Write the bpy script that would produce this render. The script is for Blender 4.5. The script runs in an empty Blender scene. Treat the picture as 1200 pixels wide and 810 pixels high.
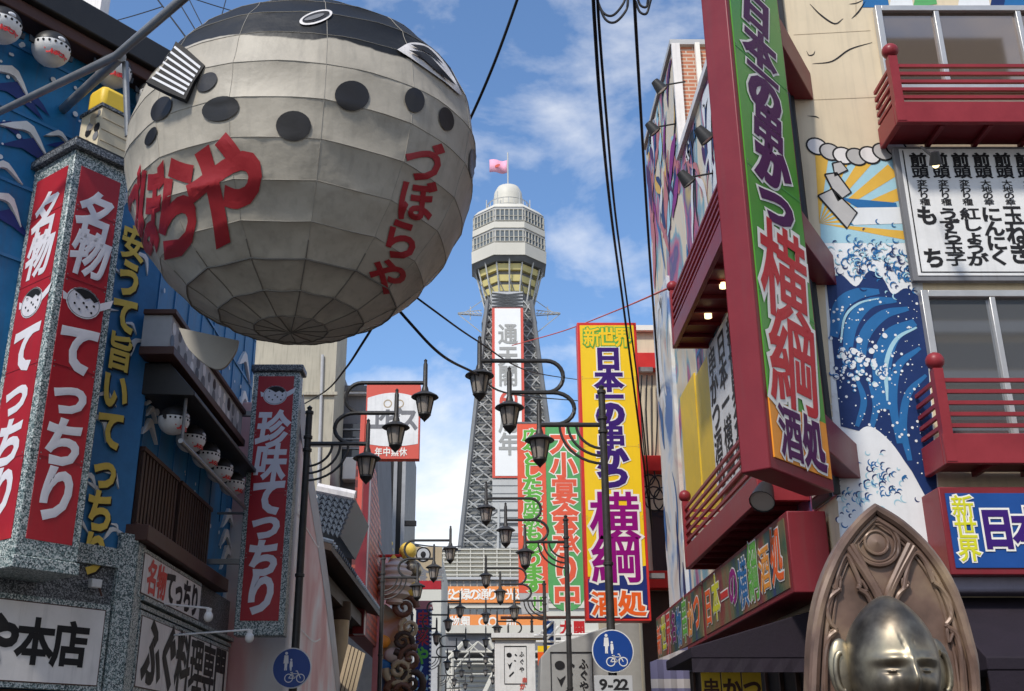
import bpy, bmesh, math, random
from mathutils import Vector, Matrix
from mathutils.bvhtree import BVHTree
R = math.radians
random.seed(7)
SC = bpy.context.scene
COL = SC.collection

# ------------------------------------------------------------------ camera
FPX, CX, CY = 1278.0, 569.0, 405.0
TH = R(20.78)
EYE = Vector((0, 0, 1.6))
cam = bpy.data.cameras.new('camera')
cam_o = bpy.data.objects.new('camera', cam)
COL.objects.link(cam_o)
cam_o.location = EYE
cam_o.rotation_euler = (R(90) + TH, 0, 0)
cam.sensor_width = 36
cam.lens = FPX / 1200 * 36
cam.shift_x = (600 - CX) / 1200
cam.clip_start, cam.clip_end = 0.05, 5000
SC.camera = cam_o

# ------------------------------------------------------------------ world and sun
SUN = Vector((-0.50, -0.87, 0)).normalized()
SUN_EL = R(48)
w = bpy.data.worlds.new('World')
SC.world = w
w.use_nodes = True
nt = w.node_tree
bg = nt.nodes['Background']
sky = nt.nodes.new('ShaderNodeTexSky')
sky.sky_type = 'NISHITA'
sky.sun_disc = False
sky.sun_elevation = SUN_EL
sky.sun_rotation = math.atan2(SUN.x, SUN.y)
sky.air_density, sky.dust_density, sky.ozone_density = 1.0, 0.7, 2.5
def N(t, **k):
    n = nt.nodes.new(t)
    for a, b in k.items():
        setattr(n, a, b)
    return n
tc = N('ShaderNodeTexCoord')
mp = N('ShaderNodeMapping')
mp.inputs['Location'].default_value = (0.35, 0.1, 0.55)
mp.inputs['Scale'].default_value = (2.4, 2.4, 4.2)
nt.links.new(tc.outputs['Generated'], mp.inputs[0])
n1 = N('ShaderNodeTexNoise')
n1.inputs['Scale'].default_value = 1.6
n1.inputs['Detail'].default_value = 12
n1.inputs['Roughness'].default_value = 0.56
n1.inputs['Distortion'].default_value = 0.25
nt.links.new(mp.outputs[0], n1.inputs[0])
# more cloud low over the street than overhead
sep = N('ShaderNodeSeparateXYZ')
nt.links.new(tc.outputs['Generated'], sep.inputs[0])
hm = N('ShaderNodeMapRange')
hm.inputs[1].default_value, hm.inputs[2].default_value = 0.10, 0.55
hm.inputs[3].default_value, hm.inputs[4].default_value = 0.17, -0.10
nt.links.new(sep.outputs[2], hm.inputs[0])
ad = N('ShaderNodeMath', operation='ADD')
nt.links.new(n1.outputs[0], ad.inputs[0])
nt.links.new(hm.outputs[0], ad.inputs[1])
cr = N('ShaderNodeValToRGB')
cr.color_ramp.elements[0].position, cr.color_ramp.elements[0].color = 0.44, (0, 0, 0, 1)
cr.color_ramp.elements[1].position, cr.color_ramp.elements[1].color = 0.67, (1, 1, 1, 1)
nt.links.new(ad.outputs[0], cr.inputs[0])
tint = N('ShaderNodeMix', data_type='RGBA', blend_type='MULTIPLY')
tint.inputs[0].default_value = 1
tint.inputs[7].default_value = (1.20, 1.40, 1.56, 1)
nt.links.new(sky.outputs[0], tint.inputs[6])
mx = N('ShaderNodeMix', data_type='RGBA')
nt.links.new(cr.outputs[0], mx.inputs[0])
nt.links.new(tint.outputs[2], mx.inputs[6])
mx.inputs[7].default_value = (8.6, 8.6, 8.6, 1)
nt.links.new(mx.outputs[2], bg.inputs[0])
bg.inputs[1].default_value = 0.112

sl = bpy.data.lights.new('sun', 'SUN')
sl.energy = 3.0
sl.angle = R(6)
sl.color = (1.0, 0.94, 0.85)
so = bpy.data.objects.new('sun', sl)
COL.objects.link(so)
sd = Vector((SUN.x * math.cos(SUN_EL), SUN.y * math.cos(SUN_EL), math.sin(SUN_EL)))
so.rotation_euler = (-sd).to_track_quat('-Z', 'Y').to_euler()
so.location = (-20, -20, 40)
SC.view_settings.view_transform = 'Standard'
SC.view_settings.look = 'None'
SC.view_settings.gamma = 1
SC.view_settings.use_curve_mapping = False
SC.view_settings.exposure = 0.24

# ------------------------------------------------------------------ materials
def newmat(name):
    m = bpy.data.materials.new(name)
    m.use_nodes = True
    return m, m.node_tree, m.node_tree.nodes['Principled BSDF']

def c4(c):
    return (c[0], c[1], c[2], 1)

def mat(name, base, rough=0.55, metal=0.0, var=0.16, scale=4.0, bump=0.05, streak=0.0, coat=0.0):
    """painted / plain surface: base colour with uneven tone, faint bump, varying gloss, rain streaks"""
    m, t, p = newmat(name)
    L = t.links.new
    tcn = t.nodes.new('ShaderNodeTexCoord')
    no = t.nodes.new('ShaderNodeTexNoise')
    no.inputs['Scale'].default_value = scale
    no.inputs['Detail'].default_value = 6
    no.inputs['Roughness'].default_value = 0.65
    L(tcn.outputs['Object'], no.inputs[0])
    mr = t.nodes.new('ShaderNodeMapRange')
    mr.inputs[1].default_value, mr.inputs[2].default_value = 0.25, 0.75
    mr.inputs[3].default_value, mr.inputs[4].default_value = 1 - var, 1 + var * 0.6
    L(no.outputs[0], mr.inputs[0])
    mu = t.nodes.new('ShaderNodeMix')
    mu.data_type, mu.blend_type = 'RGBA', 'MULTIPLY'
    mu.inputs[0].default_value = 1
    mu.inputs[6].default_value = c4(base)
    L(mr.outputs[0], mu.inputs[7])
    out = mu.outputs[2]
    if streak > 0:
        mp2 = t.nodes.new('ShaderNodeMapping')
        mp2.inputs['Scale'].default_value = (5, 5, 0.35)
        L(tcn.outputs['Object'], mp2.inputs[0])
        n2 = t.nodes.new('ShaderNodeTexNoise')
        n2.inputs['Scale'].default_value = 3
        n2.inputs['Detail'].default_value = 5
        L(mp2.outputs[0], n2.inputs[0])
        r2 = t.nodes.new('ShaderNodeMapRange')
        r2.inputs[1].default_value, r2.inputs[2].default_value = 0.5, 0.75
        r2.inputs[3].default_value, r2.inputs[4].default_value = 0, streak
        L(n2.outputs[0], r2.inputs[0])
        m2 = t.nodes.new('ShaderNodeMix')
        m2.data_type = 'RGBA'
        L(r2.outputs[0], m2.inputs[0])
        L(out, m2.inputs[6])
        m2.inputs[7].default_value = (0.09, 0.085, 0.075, 1)
        out = m2.outputs[2]
    L(out, p.inputs['Base Color'])
    rr = t.nodes.new('ShaderNodeMapRange')
    rr.inputs[3].default_value, rr.inputs[4].default_value = max(0.05, rough - 0.1), min(1, rough + 0.12)
    L(no.outputs[0], rr.inputs[0])
    L(rr.outputs[0], p.inputs['Roughness'])
    p.inputs['Metallic'].default_value = metal
    p.inputs['Specular IOR Level'].default_value = 0.15 if 'letter' in name or 'ink' in name else 0.32
    if coat:
        p.inputs['Coat Weight'].default_value = coat
        p.inputs['Coat Roughness'].default_value = 0.15
    if bump:
        b = t.nodes.new('ShaderNodeBump')
        b.inputs['Strength'].default_value = bump
        b.inputs['Distance'].default_value = 0.02
        n3 = t.nodes.new('ShaderNodeTexNoise')
        n3.inputs['Scale'].default_value = scale * 9
        n3.inputs['Detail'].default_value = 4
        L(tcn.outputs['Object'], n3.inputs[0])
        L(n3.outputs[0], b.inputs['Height'])
        L(b.outputs[0], p.inputs['Normal'])
    return m

def rampmat(name, stops, scale=40, stretch=(1, 1, 1), kind='voronoi', rough=0.6, interp='LINEAR', detail=5, distort=0.0, bump=0.0):
    m, t, p = newmat(name)
    L = t.links.new
    tcn = t.nodes.new('ShaderNodeTexCoord')
    mp2 = t.nodes.new('ShaderNodeMapping')
    mp2.inputs['Scale'].default_value = stretch
    L(tcn.outputs['Object'], mp2.inputs[0])
    if kind == 'voronoi':
        no = t.nodes.new('ShaderNodeTexVoronoi')
        no.inputs['Scale'].default_value = scale
        L(mp2.outputs[0], no.inputs[0])
        s = t.nodes.new('ShaderNodeSeparateColor')
        L(no.outputs['Color'], s.inputs[0])
        src = s.outputs[0]
    else:
        no = t.nodes.new('ShaderNodeTexNoise')
        no.inputs['Scale'].default_value = scale
        no.inputs['Detail'].default_value = detail
        no.inputs['Distortion'].default_value = distort
        L(mp2.outputs[0], no.inputs[0])
        src = no.outputs[0]
    r = t.nodes.new('ShaderNodeValToRGB')
    r.color_ramp.interpolation = interp
    e = r.color_ramp.elements
    while len(e) < len(stops):
        e.new(0.5)
    for k, (pos, c) in enumerate(stops):
        e[k].position, e[k].color = pos, c4(c)
    L(src, r.inputs[0])
    L(r.outputs[0], p.inputs['Base Color'])
    p.inputs['Roughness'].default_value = rough
    if bump:
        b = t.nodes.new('ShaderNodeBump')
        b.inputs['Strength'].default_value = bump
        b.inputs['Distance'].default_value = 0.01
        L(src, b.inputs['Height'])
        L(b.outputs[0], p.inputs['Normal'])
    return m

def brickmat(name, c1, c2, mortar, bw, bh, axis='x', rough=0.8, ms=0.012):
    m, t, p = newmat(name)
    L = t.links.new
    tcn = t.nodes.new('ShaderNodeTexCoord')
    s = t.nodes.new('ShaderNodeSeparateXYZ')
    L(tcn.outputs['Object'], s.inputs[0])
    cb = t.nodes.new('ShaderNodeCombineXYZ')
    L(s.outputs[0 if axis == 'x' else 1], cb.inputs[0])
    L(s.outputs[2], cb.inputs[1])
    b = t.nodes.new('ShaderNodeTexBrick')
    b.inputs['Color1'].default_value = c4(c1)
    b.inputs['Color2'].default_value = c4(c2)
    b.inputs['Mortar'].default_value = c4(mortar)
    b.inputs['Scale'].default_value = 1
    b.inputs['Mortar Size'].default_value = ms
    b.inputs['Brick Width'].default_value = bw
    b.inputs['Row Height'].default_value = bh
    L(cb.outputs[0], b.inputs[0])
    L(b.outputs[0], p.inputs['Base Color'])
    p.inputs['Roughness'].default_value = rough
    return m

def glassmat(name, col, rough=0.06, spec=0.6):
    m, t, p = newmat(name)
    p.inputs['Base Color'].default_value = c4(col)
    p.inputs['Roughness'].default_value = rough
    p.inputs['Specular IOR Level'].default_value = spec
    p.inputs['Coat Weight'].default_value = 0.4
    return m

def lampmat(name, col, e):
    m, t, p = newmat(name)
    p.inputs['Base Color'].default_value = c4(col)
    p.inputs['Emission Color'].default_value = c4(col)
    p.inputs['Emission Strength'].default_value = e
    return m

M = {}
M['asphalt'] = mat('asphalt', (0.055, 0.055, 0.056), 0.85, scale=2, var=0.3, bump=0.4)
M['paving'] = brickmat('paving', (0.085, 0.075, 0.068), (0.065, 0.058, 0.055), (0.035, 0.035, 0.035), 0.2, 0.1)
M['earth'] = mat('earth', (0.06, 0.058, 0.055), 0.9, scale=0.2, var=0.3)
M['blue'] = mat('blue_paint', (0.016, 0.18, 0.40), 0.5, var=0.35, scale=1.6, streak=0.3)
M['blue2'] = mat('blue_panel', (0.04, 0.19, 0.40), 0.45, var=0.3, scale=2)
M['white'] = mat('white_paint', (0.76, 0.75, 0.73), 0.5, var=0.14, scale=3, streak=0.12)
M['chalk'] = mat('chalk_white', (0.72, 0.70, 0.74), 0.55, var=0.1)
M['off'] = mat('aged_white', (0.76, 0.72, 0.69), 0.5, var=0.16, scale=2.2, streak=0.22)
M['signred'] = mat('sign_red', (0.42, 0.020, 0.03), 0.4, var=0.25, scale=1.4, streak=0.10)
M['red2'] = mat('bright_red', (0.60, 0.03, 0.025), 0.4, var=0.12)
M['ink'] = mat('ink_black', (0.022, 0.021, 0.022), 0.5, var=0.1)
M['black'] = mat('black_paint', (0.028, 0.027, 0.027), 0.45, var=0.25)
M['wood'] = rampmat('dark_wood', [(0.3, (0.025, 0.011, 0.008)), (0.55, (0.055, 0.023, 0.014)), (0.75, (0.09, 0.038, 0.02))], 3, (14, 14, 0.7), 'noise', 0.55, bump=0.2)
M['sill'] = mat('brown_sill', (0.08, 0.035, 0.026), 0.5, var=0.25)
M['granite'] = rampmat('granite_mosaic', [(0.0, (0.045, 0.07, 0.075)), (0.28, (0.13, 0.19, 0.19)), (0.5, (0.34, 0.40, 0.39)), (0.72, (0.56, 0.59, 0.57))], 80, (1, 1, 1), 'voronoi', 0.45, 'CONSTANT')
M['granite_dark'] = rampmat('granite_mosaic_dark', [(0.0, (0.03, 0.035, 0.04)), (0.4, (0.10, 0.11, 0.12)), (0.72, (0.25, 0.26, 0.27))], 80, (1, 1, 1), 'voronoi', 0.45, 'CONSTANT')
M['yellow'] = mat('yellow_paint', (0.78, 0.52, 0.045), 0.45, var=0.12)
M['gold'] = mat('letter_gold', (0.85, 0.60, 0.12), 0.4, var=0.15)
M['cream'] = mat('cream_wall', (0.70, 0.58, 0.40), 0.65, var=0.13, scale=0.9, streak=0.16)
M['cream2'] = mat('cream_render', (0.66, 0.57, 0.40), 0.75, var=0.1, scale=0.8, streak=0.15)
M['beige'] = mat('beige_concrete', (0.46, 0.42, 0.33), 0.8, var=0.2, scale=0.7, streak=0.4)
M['grey'] = mat('grey_concrete', (0.20, 0.20, 0.21), 0.8, var=0.25, scale=0.8, streak=0.3)
M['lgrey'] = mat('light_grey', (0.46, 0.46, 0.46), 0.6, var=0.15)
M['maroon'] = mat('maroon_paint', (0.20, 0.018, 0.026), 0.42, var=0.16, scale=2, streak=0.12)
M['rail'] = mat('rail_red', (0.27, 0.028, 0.035), 0.38, var=0.2, scale=3)
M['green'] = mat('sign_green', (0.075, 0.30, 0.035), 0.3, var=0.12, scale=1.1, coat=0.1)
M['orange'] = mat('sign_orange', (0.82, 0.30, 0.03), 0.35, var=0.12)
M['purple'] = mat('letter_purple', (0.075, 0.010, 0.075), 0.45, var=0.1)
M['letterred'] = mat('letter_red', (0.52, 0.03, 0.035), 0.35, var=0.1)
M['sunyellow'] = mat('sign_yellow', (0.90, 0.58, 0.012), 0.4, var=0.08, scale=0.7, streak=0.05)
M['violet'] = mat('letter_violet', (0.045, 0.014, 0.15), 0.4, var=0.08)
M['magenta'] = mat('letter_magenta', (0.26, 0.004, 0.17), 0.4, var=0.08)
M['navy'] = mat('sign_navy', (0.014, 0.03, 0.16), 0.35, var=0.15)
M['signblue'] = mat('sign_blue', (0.012, 0.07, 0.27), 0.35, var=0.12)
M['lime'] = mat('letter_lime', (0.62, 0.60, 0.03), 0.4, var=0.08)
M['flame'] = mat('letter_flame', (0.80, 0.12, 0.02), 0.4, var=0.08)
M['bannerred'] = mat('banner_red', (0.74, 0.11, 0.055), 0.6, var=0.1)
M['bannergreen'] = mat('banner_green', (0.10, 0.36, 0.12), 0.6, var=0.1)
M['pigreen'] = mat('letter_green', (0.13, 0.42, 0.07), 0.5, var=0.1)
M['pale'] = mat('pale_outline', (0.82, 0.78, 0.70), 0.45, var=0.06)
M['steel'] = mat('grey_steel', (0.30, 0.30, 0.30), 0.4, metal=0.6, var=0.25)
M['iron'] = mat('lamp_iron', (0.052, 0.049, 0.046), 0.42, metal=0.2, var=0.3, scale=9, bump=0.1)
M['alu'] = mat('aluminium', (0.55, 0.54, 0.52), 0.35, metal=0.5, var=0.1)
M['glass'] = glassmat('window_glass', (0.30, 0.30, 0.30), 0.03)
M['glasswarm'] = glassmat('window_glass_warm', (0.30, 0.24, 0.20), 0.03)
for k_ in ('glass', 'glasswarm'):
    M[k_].node_tree.nodes['Principled BSDF'].inputs['Metallic'].default_value = 0.75
M['glassdark'] = glassmat('dark_glass', (0.02, 0.025, 0.035))
M['lampglass'] = glassmat('lamp_glass', (0.33, 0.29, 0.25), 0.25, 0.4)
M['cable'] = mat('cable_rubber', (0.012, 0.012, 0.013), 0.6, var=0.1)
M['fabric'] = mat('balloon_fabric', (0.44, 0.395, 0.32), 0.5, var=0.22, scale=1.3, bump=0.25, streak=0.22)
M['fabric'].node_tree.nodes['Principled BSDF'].inputs['Specular IOR Level'].default_value = 0.3
M['seamlight'] = mat('fabric_seam_pale', (0.36, 0.33, 0.28), 0.6, var=0.1)
M['seam'] = mat('fabric_seam', (0.17, 0.155, 0.13), 0.6, var=0.1)  # dark tone painted as rib shadows showing through the cloth
M['dot'] = mat('spot_grey', (0.022, 0.020, 0.020), 0.4, var=0.1)
M['bred'] = mat('balloon_red', (0.36, 0.022, 0.028), 0.45, var=0.12)
M['finwhite'] = mat('fin_white', (0.70, 0.70, 0.72), 0.4, var=0.1)
M['bronze'] = rampmat('bronze_statue', [(0.30, (0.05, 0.04, 0.03)), (0.46, (0.15, 0.125, 0.095)), (0.58, (0.27, 0.23, 0.165)), (0.75, (0.42, 0.36, 0.24))], 7, (1, 1, 1), 'noise', 0.43, detail=8, bump=0.05)
M['bronze'].node_tree.nodes['Principled BSDF'].inputs['Metallic'].default_value = 0.85
M['throne'] = rampmat('bronze_throne', [(0.28, (0.075, 0.045, 0.032)), (0.5, (0.165, 0.10, 0.072)), (0.64, (0.24, 0.16, 0.105)), (0.8, (0.36, 0.25, 0.15))], 5.5, (1, 1, 1), 'noise', 0.42, bump=0.1)
M['throne'].node_tree.nodes['Principled BSDF'].inputs['Metallic'].default_value = 0.15
M['awning'] = mat('awning_cloth', (0.017, 0.011, 0.018), 0.8, var=0.25, scale=3, bump=0.15)
M['awningtop'] = mat('awning_faded', (0.20, 0.18, 0.22), 0.8, var=0.2)
M['tile'] = mat('roof_tile', (0.10, 0.12, 0.15), 0.5, var=0.3, scale=6)
M['brown'] = mat('brown_timber', (0.055, 0.035, 0.026), 0.6, var=0.3, scale=5)
M['bamboo'] = mat('pale_column', (0.46, 0.36, 0.23), 0.6, var=0.15, scale=3, streak=0.15)
M['pink'] = mat('pink_paint', (0.52, 0.19, 0.20), 0.6, var=0.15)
M['sheet'] = rampmat('pink_sheet', [(0.30, (0.50, 0.18, 0.17)), (0.44, (0.66, 0.34, 0.32)), (0.52, (0.72, 0.52, 0.49)), (0.62, (0.74, 0.71, 0.69))], 0.55, (1, 1, 0.6), 'noise', 0.6, distort=0.8, bump=0.3)
M['beads'] = brickmat('red_bead_screen', (0.26, 0.035, 0.025), (0.34, 0.07, 0.04), (0.10, 0.015, 0.015), 0.17, 0.17, 'y', 0.5, 0.035)
M['brick'] = brickmat('orange_brick', (0.50, 0.19, 0.10), (0.44, 0.16, 0.09), (0.55, 0.45, 0.36), 0.24, 0.075, 'x', 0.85)
M['muralside'] = rampmat('painted_mural', [(0.30, (0.05, 0.13, 0.30)), (0.37, (0.60, 0.58, 0.52)), (0.43, (0.66, 0.55, 0.40)), (0.50, (0.68, 0.58, 0.44)), (0.535, (0.16, 0.36, 0.42)), (0.585, (0.50, 0.12, 0.20)), (0.63, (0.10, 0.08, 0.22)), (0.76, (0.60, 0.45, 0.12))], 0.8, (1, 0.9, 0.5), 'noise', 0.6, distort=1.0, detail=8)
M['muralpillar'] = rampmat('painted_pillar', [(0.34, (0.10, 0.20, 0.42)), (0.42, (0.45, 0.52, 0.60)), (0.50, (0.66, 0.64, 0.60)), (0.60, (0.62, 0.55, 0.47)), (0.68, (0.52, 0.36, 0.34))], 1.3, (1, 1, 0.8), 'noise', 0.6, distort=0.6, detail=8)
M['graffiti'] = rampmat('graffiti_panel', [(0.34, (0.02, 0.04, 0.13)), (0.43, (0.04, 0.09, 0.05)), (0.50, (0.17, 0.13, 0.06)), (0.57, (0.22, 0.045, 0.03)), (0.66, (0.12, 0.025, 0.06))], 0.9, (1, 1.2, 0.5), 'noise', 0.5, distort=0.8)
M['deep'] = mat('mural_deep_blue', (0.008, 0.028, 0.12), 0.5, var=0.15)
M['mid'] = mat('mural_blue', (0.018, 0.135, 0.34), 0.5, var=0.15)
M['aqua'] = mat('mural_aqua', (0.36, 0.58, 0.66), 0.5, var=0.1)
M['foam'] = mat('mural_white', (0.74, 0.75, 0.75), 0.55, var=0.07, streak=0.06)
M['ropegrey'] = mat('mural_grey', (0.46, 0.44, 0.42), 0.55, var=0.12)
M['ray'] = mat('mural_ochre', (0.72, 0.42, 0.06), 0.5, var=0.1)
M['mesh_dark'] = mat('tower_steel', (0.17, 0.175, 0.18), 0.6, var=0.3, scale=0.3, bump=0)
M['towerlight'] = mat('tower_panel', (0.50, 0.50, 0.48), 0.6, var=0.15, scale=0.2, bump=0, streak=0.1)
M['towercore'] = mat('tower_core', (0.20, 0.205, 0.20), 0.8, var=0.25, scale=0.2, bump=0)
M['towerwhite'] = mat('tower_white', (0.60, 0.57, 0.49), 0.5, var=0.08, scale=0.2, bump=0)
M['bannerwhite'] = mat('banner_white', (0.80, 0.80, 0.78), 0.6, var=0.06, scale=0.3, bump=0)
M['ribyellow'] = mat('tower_yellow', (0.62, 0.53, 0.22), 0.55, var=0.1, scale=0.3, bump=0)
M['flagpink'] = mat('flag_pink', (0.78, 0.38, 0.50), 0.7, var=0.1)
M['redborder'] = mat('red_border', (0.62, 0.10, 0.07), 0.6, var=0.06)
M['farorange'] = mat('far_orange', (0.80, 0.27, 0.07), 0.6, var=0.06)
M['farwall'] = mat('far_wall', (0.58, 0.56, 0.49), 0.7, var=0.08, scale=0.2, bump=0, streak=0.1)
M['farwin'] = mat('far_window', (0.13, 0.15, 0.16), 0.3, var=0.2)
M['warmlamp'] = lampmat('warm_lamp', (1.0, 0.78, 0.40), 2.2)
M['gb'] = mat('box_grey', (0.34, 0.335, 0.315), 0.6, var=0.12)
M['roundblue'] = mat('traffic_blue', (0.006, 0.05, 0.25), 0.35, var=0.1)
M['stripe'] = brickmat('striped_cloth', (0.30, 0.25, 0.30), (0.42, 0.38, 0.36), (0.14, 0.13, 0.22), 0.5, 0.16, 'y', 0.9, 0.03)
M['plaster'] = mat('statue_white', (0.62, 0.52, 0.46), 0.5, var=0.15)
M['choc'] = mat('statue_brown', (0.15, 0.07, 0.045), 0.5, var=0.25)
M['skyblue'] = rampmat('painted_backdrop', [(0.33, (0.10, 0.20, 0.36)), (0.45, (0.36, 0.44, 0.36)), (0.54, (0.55, 0.26, 0.10)), (0.62, (0.58, 0.44, 0.46)), (0.70, (0.20, 0.36, 0.40))], 0.6, (1, 1, 1), 'noise', 0.6, distort=0.8)

# ------------------------------------------------------------------ geometry helpers
def ray(px, py):
    u, v = (px - CX) / FPX, (CY - py) / FPX
    return Vector((u, math.cos(TH) - v * math.sin(TH), math.sin(TH) + v * math.cos(TH)))

Z = Vector((0, 0, 1))

class Fr:
    """a vertical wall plane: a runs along u, b is height, c stands off the wall"""
    def __init__(s, o, u, v=Z):
        s.o, s.u, s.v = Vector(o), Vector(u).normalized(), Vector(v).normalized()
        s.n = s.u.cross(s.v).normalized()
    def w(s, a, b, c=0.0):
        return s.o + s.u * a + s.v * b + s.n * c
    def px(s, x, y, c=0.0):
        d = ray(x, y)
        o = s.o + s.n * c
        t = (o - EYE).dot(s.n) / d.dot(s.n)
        p = EYE + d * t - s.o
        return p.dot(s.u), p.dot(s.v)
    def pw(s, x, y, c=0.0):
        a, b = s.px(x, y, c)
        return s.w(a, b, c)
    def off(s, c):
        return Fr(s.o + s.n * c, s.u, s.v)

def facing(Y):          # plane across the street, seen from the camera
    return Fr((0, Y, 0), (1, 0, 0))
def leftwall(X):
    return Fr((X, 0, 0), (0, 1, 0))
def rightwall(X):
    return Fr((X, 0, 0), (0, -1, 0))
HF = Fr((0, 0, 0), (1, 0, 0), (0, 1, 0))     # horizontal: a=x, b=y, c=z

_gl = {}
def glyph(ch, bold):
    key = (ch, round(bold, 3))
    if key in _gl:
        return _gl[key]
    c = bpy.data.curves.new('t', 'FONT')
    c.body, c.resolution_u, c.bevel_depth, c.bevel_resolution, c.size = ch, 3, bold, 0, 1
    c.align_x = 'CENTER'
    o = bpy.data.objects.new('t', c)
    COL.objects.link(o)
    dg = bpy.context.evaluated_depsgraph_get()
    dg.update()
    m = bpy.data.meshes.new_from_object(o.evaluated_get(dg))
    vs = [(v.co.x, v.co.y, v.co.z) for v in m.vertices]
    fs = [tuple(p.vertices) for p in m.polygons]
    bpy.data.objects.remove(o)
    bpy.data.curves.remove(c)
    bpy.data.meshes.remove(m)
    _gl[key] = (vs, fs)
    return _gl[key]
_rv, _rf = glyph('国', 0.0)
EM_Y = (min(v[1] for v in _rv) + max(v[1] for v in _rv)) / 2
EM = (max(v[1] for v in _rv) - min(v[1] for v in _rv)) * 1.04

DENSE = '横綱新酒串宴承理専頭覇敷座種閣通周楽'

class MB:
    def __init__(s):
        s.v, s.f, s.m, s.mats = [], [], [], []
    def mi(s, m):
        if m not in s.mats:
            s.mats.append(m)
        return s.mats.index(m)
    def add(s, vs, fs, m):
        k = len(s.v)
        s.v += [Vector(q) for q in vs]
        i = s.mi(m)
        for f in fs:
            s.f.append(tuple(k + j for j in f))
            s.m.append(i)
        return s
    def box(s, fr, a0, a1, b0, b1, c0, c1, m):
        if a0 > a1: a0, a1 = a1, a0
        if b0 > b1: b0, b1 = b1, b0
        if c0 > c1: c0, c1 = c1, c0
        p = [fr.w(a, b, c) for c in (c0, c1) for b in (b0, b1) for a in (a0, a1)]
        return s.add(p, [(0, 2, 3, 1), (4, 5, 7, 6), (0, 1, 5, 4), (2, 6, 7, 3), (0, 4, 6, 2), (1, 3, 7, 5)], m)
    def hexa(s, p, m):      # eight points: bottom four, top four
        return s.add(p, [(0, 3, 2, 1), (4, 5, 6, 7), (0, 1, 5, 4), (1, 2, 6, 5), (2, 3, 7, 6), (3, 0, 4, 7)], m)
    def prism(s, fr, pts, c0, c1, m, back=True):
        if c0 > c1: c0, c1 = c1, c0
        ar = sum(pts[i - 1][0] * pts[i][1] - pts[i][0] * pts[i - 1][1] for i in range(len(pts)))
        if ar < 0: pts = pts[::-1]
        n = len(pts)
        vs = [fr.w(a, b, c0) for a, b in pts] + [fr.w(a, b, c1) for a, b in pts]
        fs = [tuple(range(n, 2 * n))] + ([tuple(range(n - 1, -1, -1))] if back else [])
        fs += [(i, (i + 1) % n, n + (i + 1) % n, n + i) for i in range(n)]
        return s.add(vs, fs, m)
    def flat(s, fr, pts, c, m):
        ar = sum(pts[i - 1][0] * pts[i][1] - pts[i][0] * pts[i - 1][1] for i in range(len(pts)))
        if ar < 0: pts = pts[::-1]
        return s.add([fr.w(a, b, c) for a, b in pts], [tuple(range(len(pts)))], m)
    def flatpx(s, fr, pts, c, m):
        return s.flat(fr, [fr.px(x, y) for x, y in pts], c, m)
    def disc(s, fr, a, b, r, c, m, rb=None, n=20, rot=0.0):
        rb = rb or r
        q = []
        for k in range(n):
            t = 2 * math.pi * k / n
            x, y = r * math.cos(t), rb * math.sin(t)
            q.append((a + x * math.cos(rot) - y * math.sin(rot), b + x * math.sin(rot) + y * math.cos(rot)))
        return s.flat(fr, q, c, m)
    def ribbon(s, fr, pts, wd, c, m):
        L, Rr = [], []
        n = len(pts)
        for i in range(n):
            p0, p1 = pts[max(0, i - 1)], pts[min(n - 1, i + 1)]
            d = Vector((p1[0] - p0[0], p1[1] - p0[1]))
            d = d.normalized() if d.length > 1e-9 else Vector((1, 0))
            ww = (wd(i / (n - 1)) if callable(wd) else wd) / 2
            L.append((pts[i][0] - d.y * ww, pts[i][1] + d.x * ww))
            Rr.append((pts[i][0] + d.y * ww, pts[i][1] - d.x * ww))
        vs = [fr.w(a, b, c) for a, b in L] + [fr.w(a, b, c) for a, b in Rr]
        return s.add(vs, [(n + i, n + i + 1, i + 1, i) for i in range(n - 1)], m)
    def tube(s, pts, r, m, seg=8, cap=True):
        pts = [Vector(p) for p in pts]
        n = len(pts)
        vs, fs = [], []
        up = Vector((0.13, 0.27, 0.95)).normalized()
        for i in range(n):
            d = (pts[min(n - 1, i + 1)] - pts[max(0, i - 1)]).normalized()
            x = d.cross(up)
            if x.length < 0.05: x = d.cross(Vector((1, 0, 0)))
            x.normalize()
            y = d.cross(x).normalized()
            rr = r[i] if isinstance(r, (list, tuple)) else r
            for k in range(seg):
                t = 2 * math.pi * k / seg
                vs.append(pts[i] + x * (rr * math.cos(t)) - y * (rr * math.sin(t)))
        for i in range(n - 1):
            for k in range(seg):
                a, b = i * seg + k, i * seg + (k + 1) % seg
                fs.append((a, a + seg, b + seg, b))
        if cap:
            fs.append(tuple(range(seg)))
            fs.append(tuple((n - 1) * seg + k for k in range(seg - 1, -1, -1)))
        return s.add(vs, fs, m)
    def lathe(s, c, prof, m, seg=20, mtx=None):
        c = Vector(c)
        vs, fs = [], []
        n = len(prof)
        for (r, z) in prof:
            for k in range(seg):
                t = 2 * math.pi * k / seg
                p = Vector((r * math.cos(t), r * math.sin(t), z))
                vs.append(c + (mtx @ p if mtx else p))
        for i in range(n - 1):
            for k in range(seg):
                a, b = i * seg + k, i * seg + (k + 1) % seg
                fs.append((a, b, b + seg, a + seg))
        return s.add(vs, fs, m)
    def ball(s, c, r, m, seg=16, rings=10, sc=(1, 1, 1)):
        prof = [(max(1e-4, r * math.sin(math.pi * i / rings)), -r * math.cos(math.pi * i / rings)) for i in range(rings + 1)]
        return s.lathe(c, prof, m, seg, Matrix.Diagonal(sc))
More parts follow.
